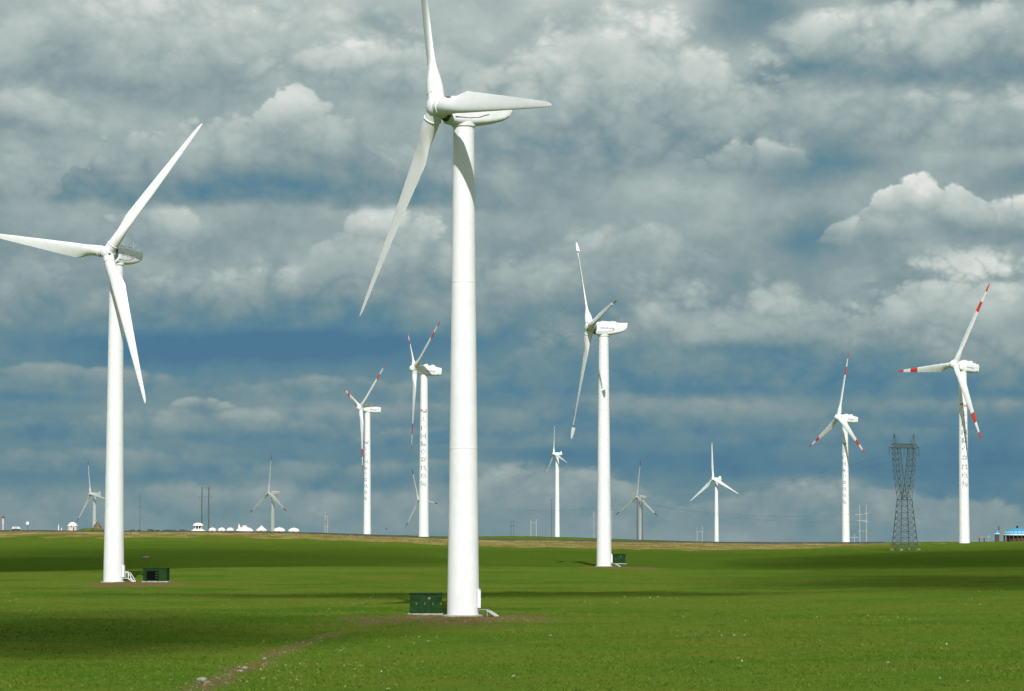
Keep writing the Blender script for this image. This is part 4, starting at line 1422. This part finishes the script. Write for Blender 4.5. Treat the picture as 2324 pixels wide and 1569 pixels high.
M['leaf'] = blades_mat('shrub_leaves', [(0, (.03, .06, .015, 1)), (.6, (.06, .10, .025, 1)), (1, (.10, .13, .04, 1))])


def shrub(label, x, Yd, w, h):
    c = place(x, HOR, Yd); c.z = gz(c.x, c.y)
    root = empty('shrub', c)
    k = 160
    P_ = rng.normal(0, 1, (k, 3)); P_ /= np.linalg.norm(P_, axis=1)[:, None]
    P_ *= rng.uniform(.4, 1.0, k)[:, None] * np.array([w, w, h * .5]); P_[:, 2] += h * .55
    vs, fs = [], []
    for p in P_:
        s_ = rng.uniform(.15, .32)
        a, b_ = rng.normal(0, 1, 3), rng.normal(0, 1, 3)
        a /= np.linalg.norm(a); b_ /= np.linalg.norm(b_)
        i = len(vs)
        vs += [tuple(p - a * s_), tuple(p + b_ * s_ * .6), tuple(p + a * s_), tuple(p - b_ * s_ * .6)]
        fs.append((i, i + 1, i + 2, i + 3))
    me = bpy.data.meshes.new('foliage'); me.from_pydata(vs, [], fs); me.materials.append(M['leaf'])
    link('foliage', me, root)
    MB().tube((0, 0, -.3), (0, 0, h * .5), .08, .04, 6).build('stem', M['wood'], root)
    tag(root, label, 'shrub', 'dark shrubs along the skyline')


for nth, (x, w, h) in zip(('first', 'second', 'third', 'fourth', 'fifth', 'sixth', 'seventh'), ((300, 1.6, .9), (316, 1.1, .7), (342, 2.1, 1.1), (358, 1.2, .8), (380, 2.4, 1.2), (394, 1.5, .9), (416, 2.2, 1.2))):
    shrub(nth + ' low dark skyline shrub counted from the left tower towards the pavilion', x, 1330, w, h)

# a bird low over the skyline
bp_ = place(877, 1201, 520)
root = empty('flying_bird', bp_)
lumpy('body', (0, 0, 0), (.10, .20, .10), 3, M['bird'], parent=root, amp=.05, sub=2)
for sd in (-1, 1):
    mb = MB()
    mb.loft([[Vector((sd * .05, -.08, .02)), Vector((sd * .05, .12, .02)), Vector((sd * .05, .12, .05)), Vector((sd * .05, -.08, .05))],
             [Vector((sd * .20, -.05, .20)), Vector((sd * .20, .12, .20)), Vector((sd * .20, .12, .22)), Vector((sd * .20, -.05, .22))],
             [Vector((sd * .30, .03, .10)), Vector((sd * .30, .10, .10)), Vector((sd * .30, .10, .11)), Vector((sd * .30, .03, .11))]])
    mb.build('wing', M['bird'], root)
tag(root, 'small dark bird flying low over the skyline left of the lettered turbine', 'bird')


# ------------------------------------------------------------------ unseen clouds added towards the sun to shade meadow patches and far turbines
def vol_mat(name, dens):
    m = bpy.data.materials.new(name)
    m.use_nodes = True
    nt = m.node_tree
    nt.nodes.remove(nt.nodes['Principled BSDF'])
    v_ = nt.nodes.new('ShaderNodeVolumePrincipled')
    v_.inputs['Color'].default_value = (.92, .93, .95, 1)
    v_.inputs['Density'].default_value = dens
    nt.links.new(v_.outputs[0], nt.nodes['Material Output'].inputs['Volume'])
    return m


def shade_cloud(X, Y, rx, ry, rz, tau, seed, alt=420.0):
    c = Vector((X, Y, gz(X, Y))) + TO_SUN * (alt / TO_SUN.z)
    path = 2 * rz / TO_SUN.z
    o = lumpy('cloud', c, (rx, ry, rz), seed, vol_mat('shade_cloud_vapour', tau / path), amp=.35, sub=4)  # out-of-view cloud, sized so its shade covers the given ground spot
    tag(o, kind='structure')


shade_cloud(-46, 256, 40, 60, 9, 1.1, 1)
shade_cloud(-50, 250, 28, 40, 7, 1.5, 9, 440)
shade_cloud(-6, 388, 54, 17, 4, .9, 2)
shade_cloud(-4, 388, 40, 11, 3, 1.1, 12, 430)
shade_cloud(-108, 700, 95, 140, 14, .9, 3)
shade_cloud(-128, 672, 48, 92, 10, 1.2, 13, 440)
shade_cloud(66, 440, 40, 72, 9, .8, 4)
shade_cloud(72, 436, 28, 52, 7, 1.1, 14, 440)
shade_cloud(112, 700, 62, 120, 12, 1.4, 6)
shade_cloud(98, 560, 52, 190, 9, .65, 16, 460)
shade_cloud(-190, 2120, 255, 270, 22, 1.2, 7, 600)
shade_cloud(72, 2075, 36, 120, 12, 1.4, 8, 600)
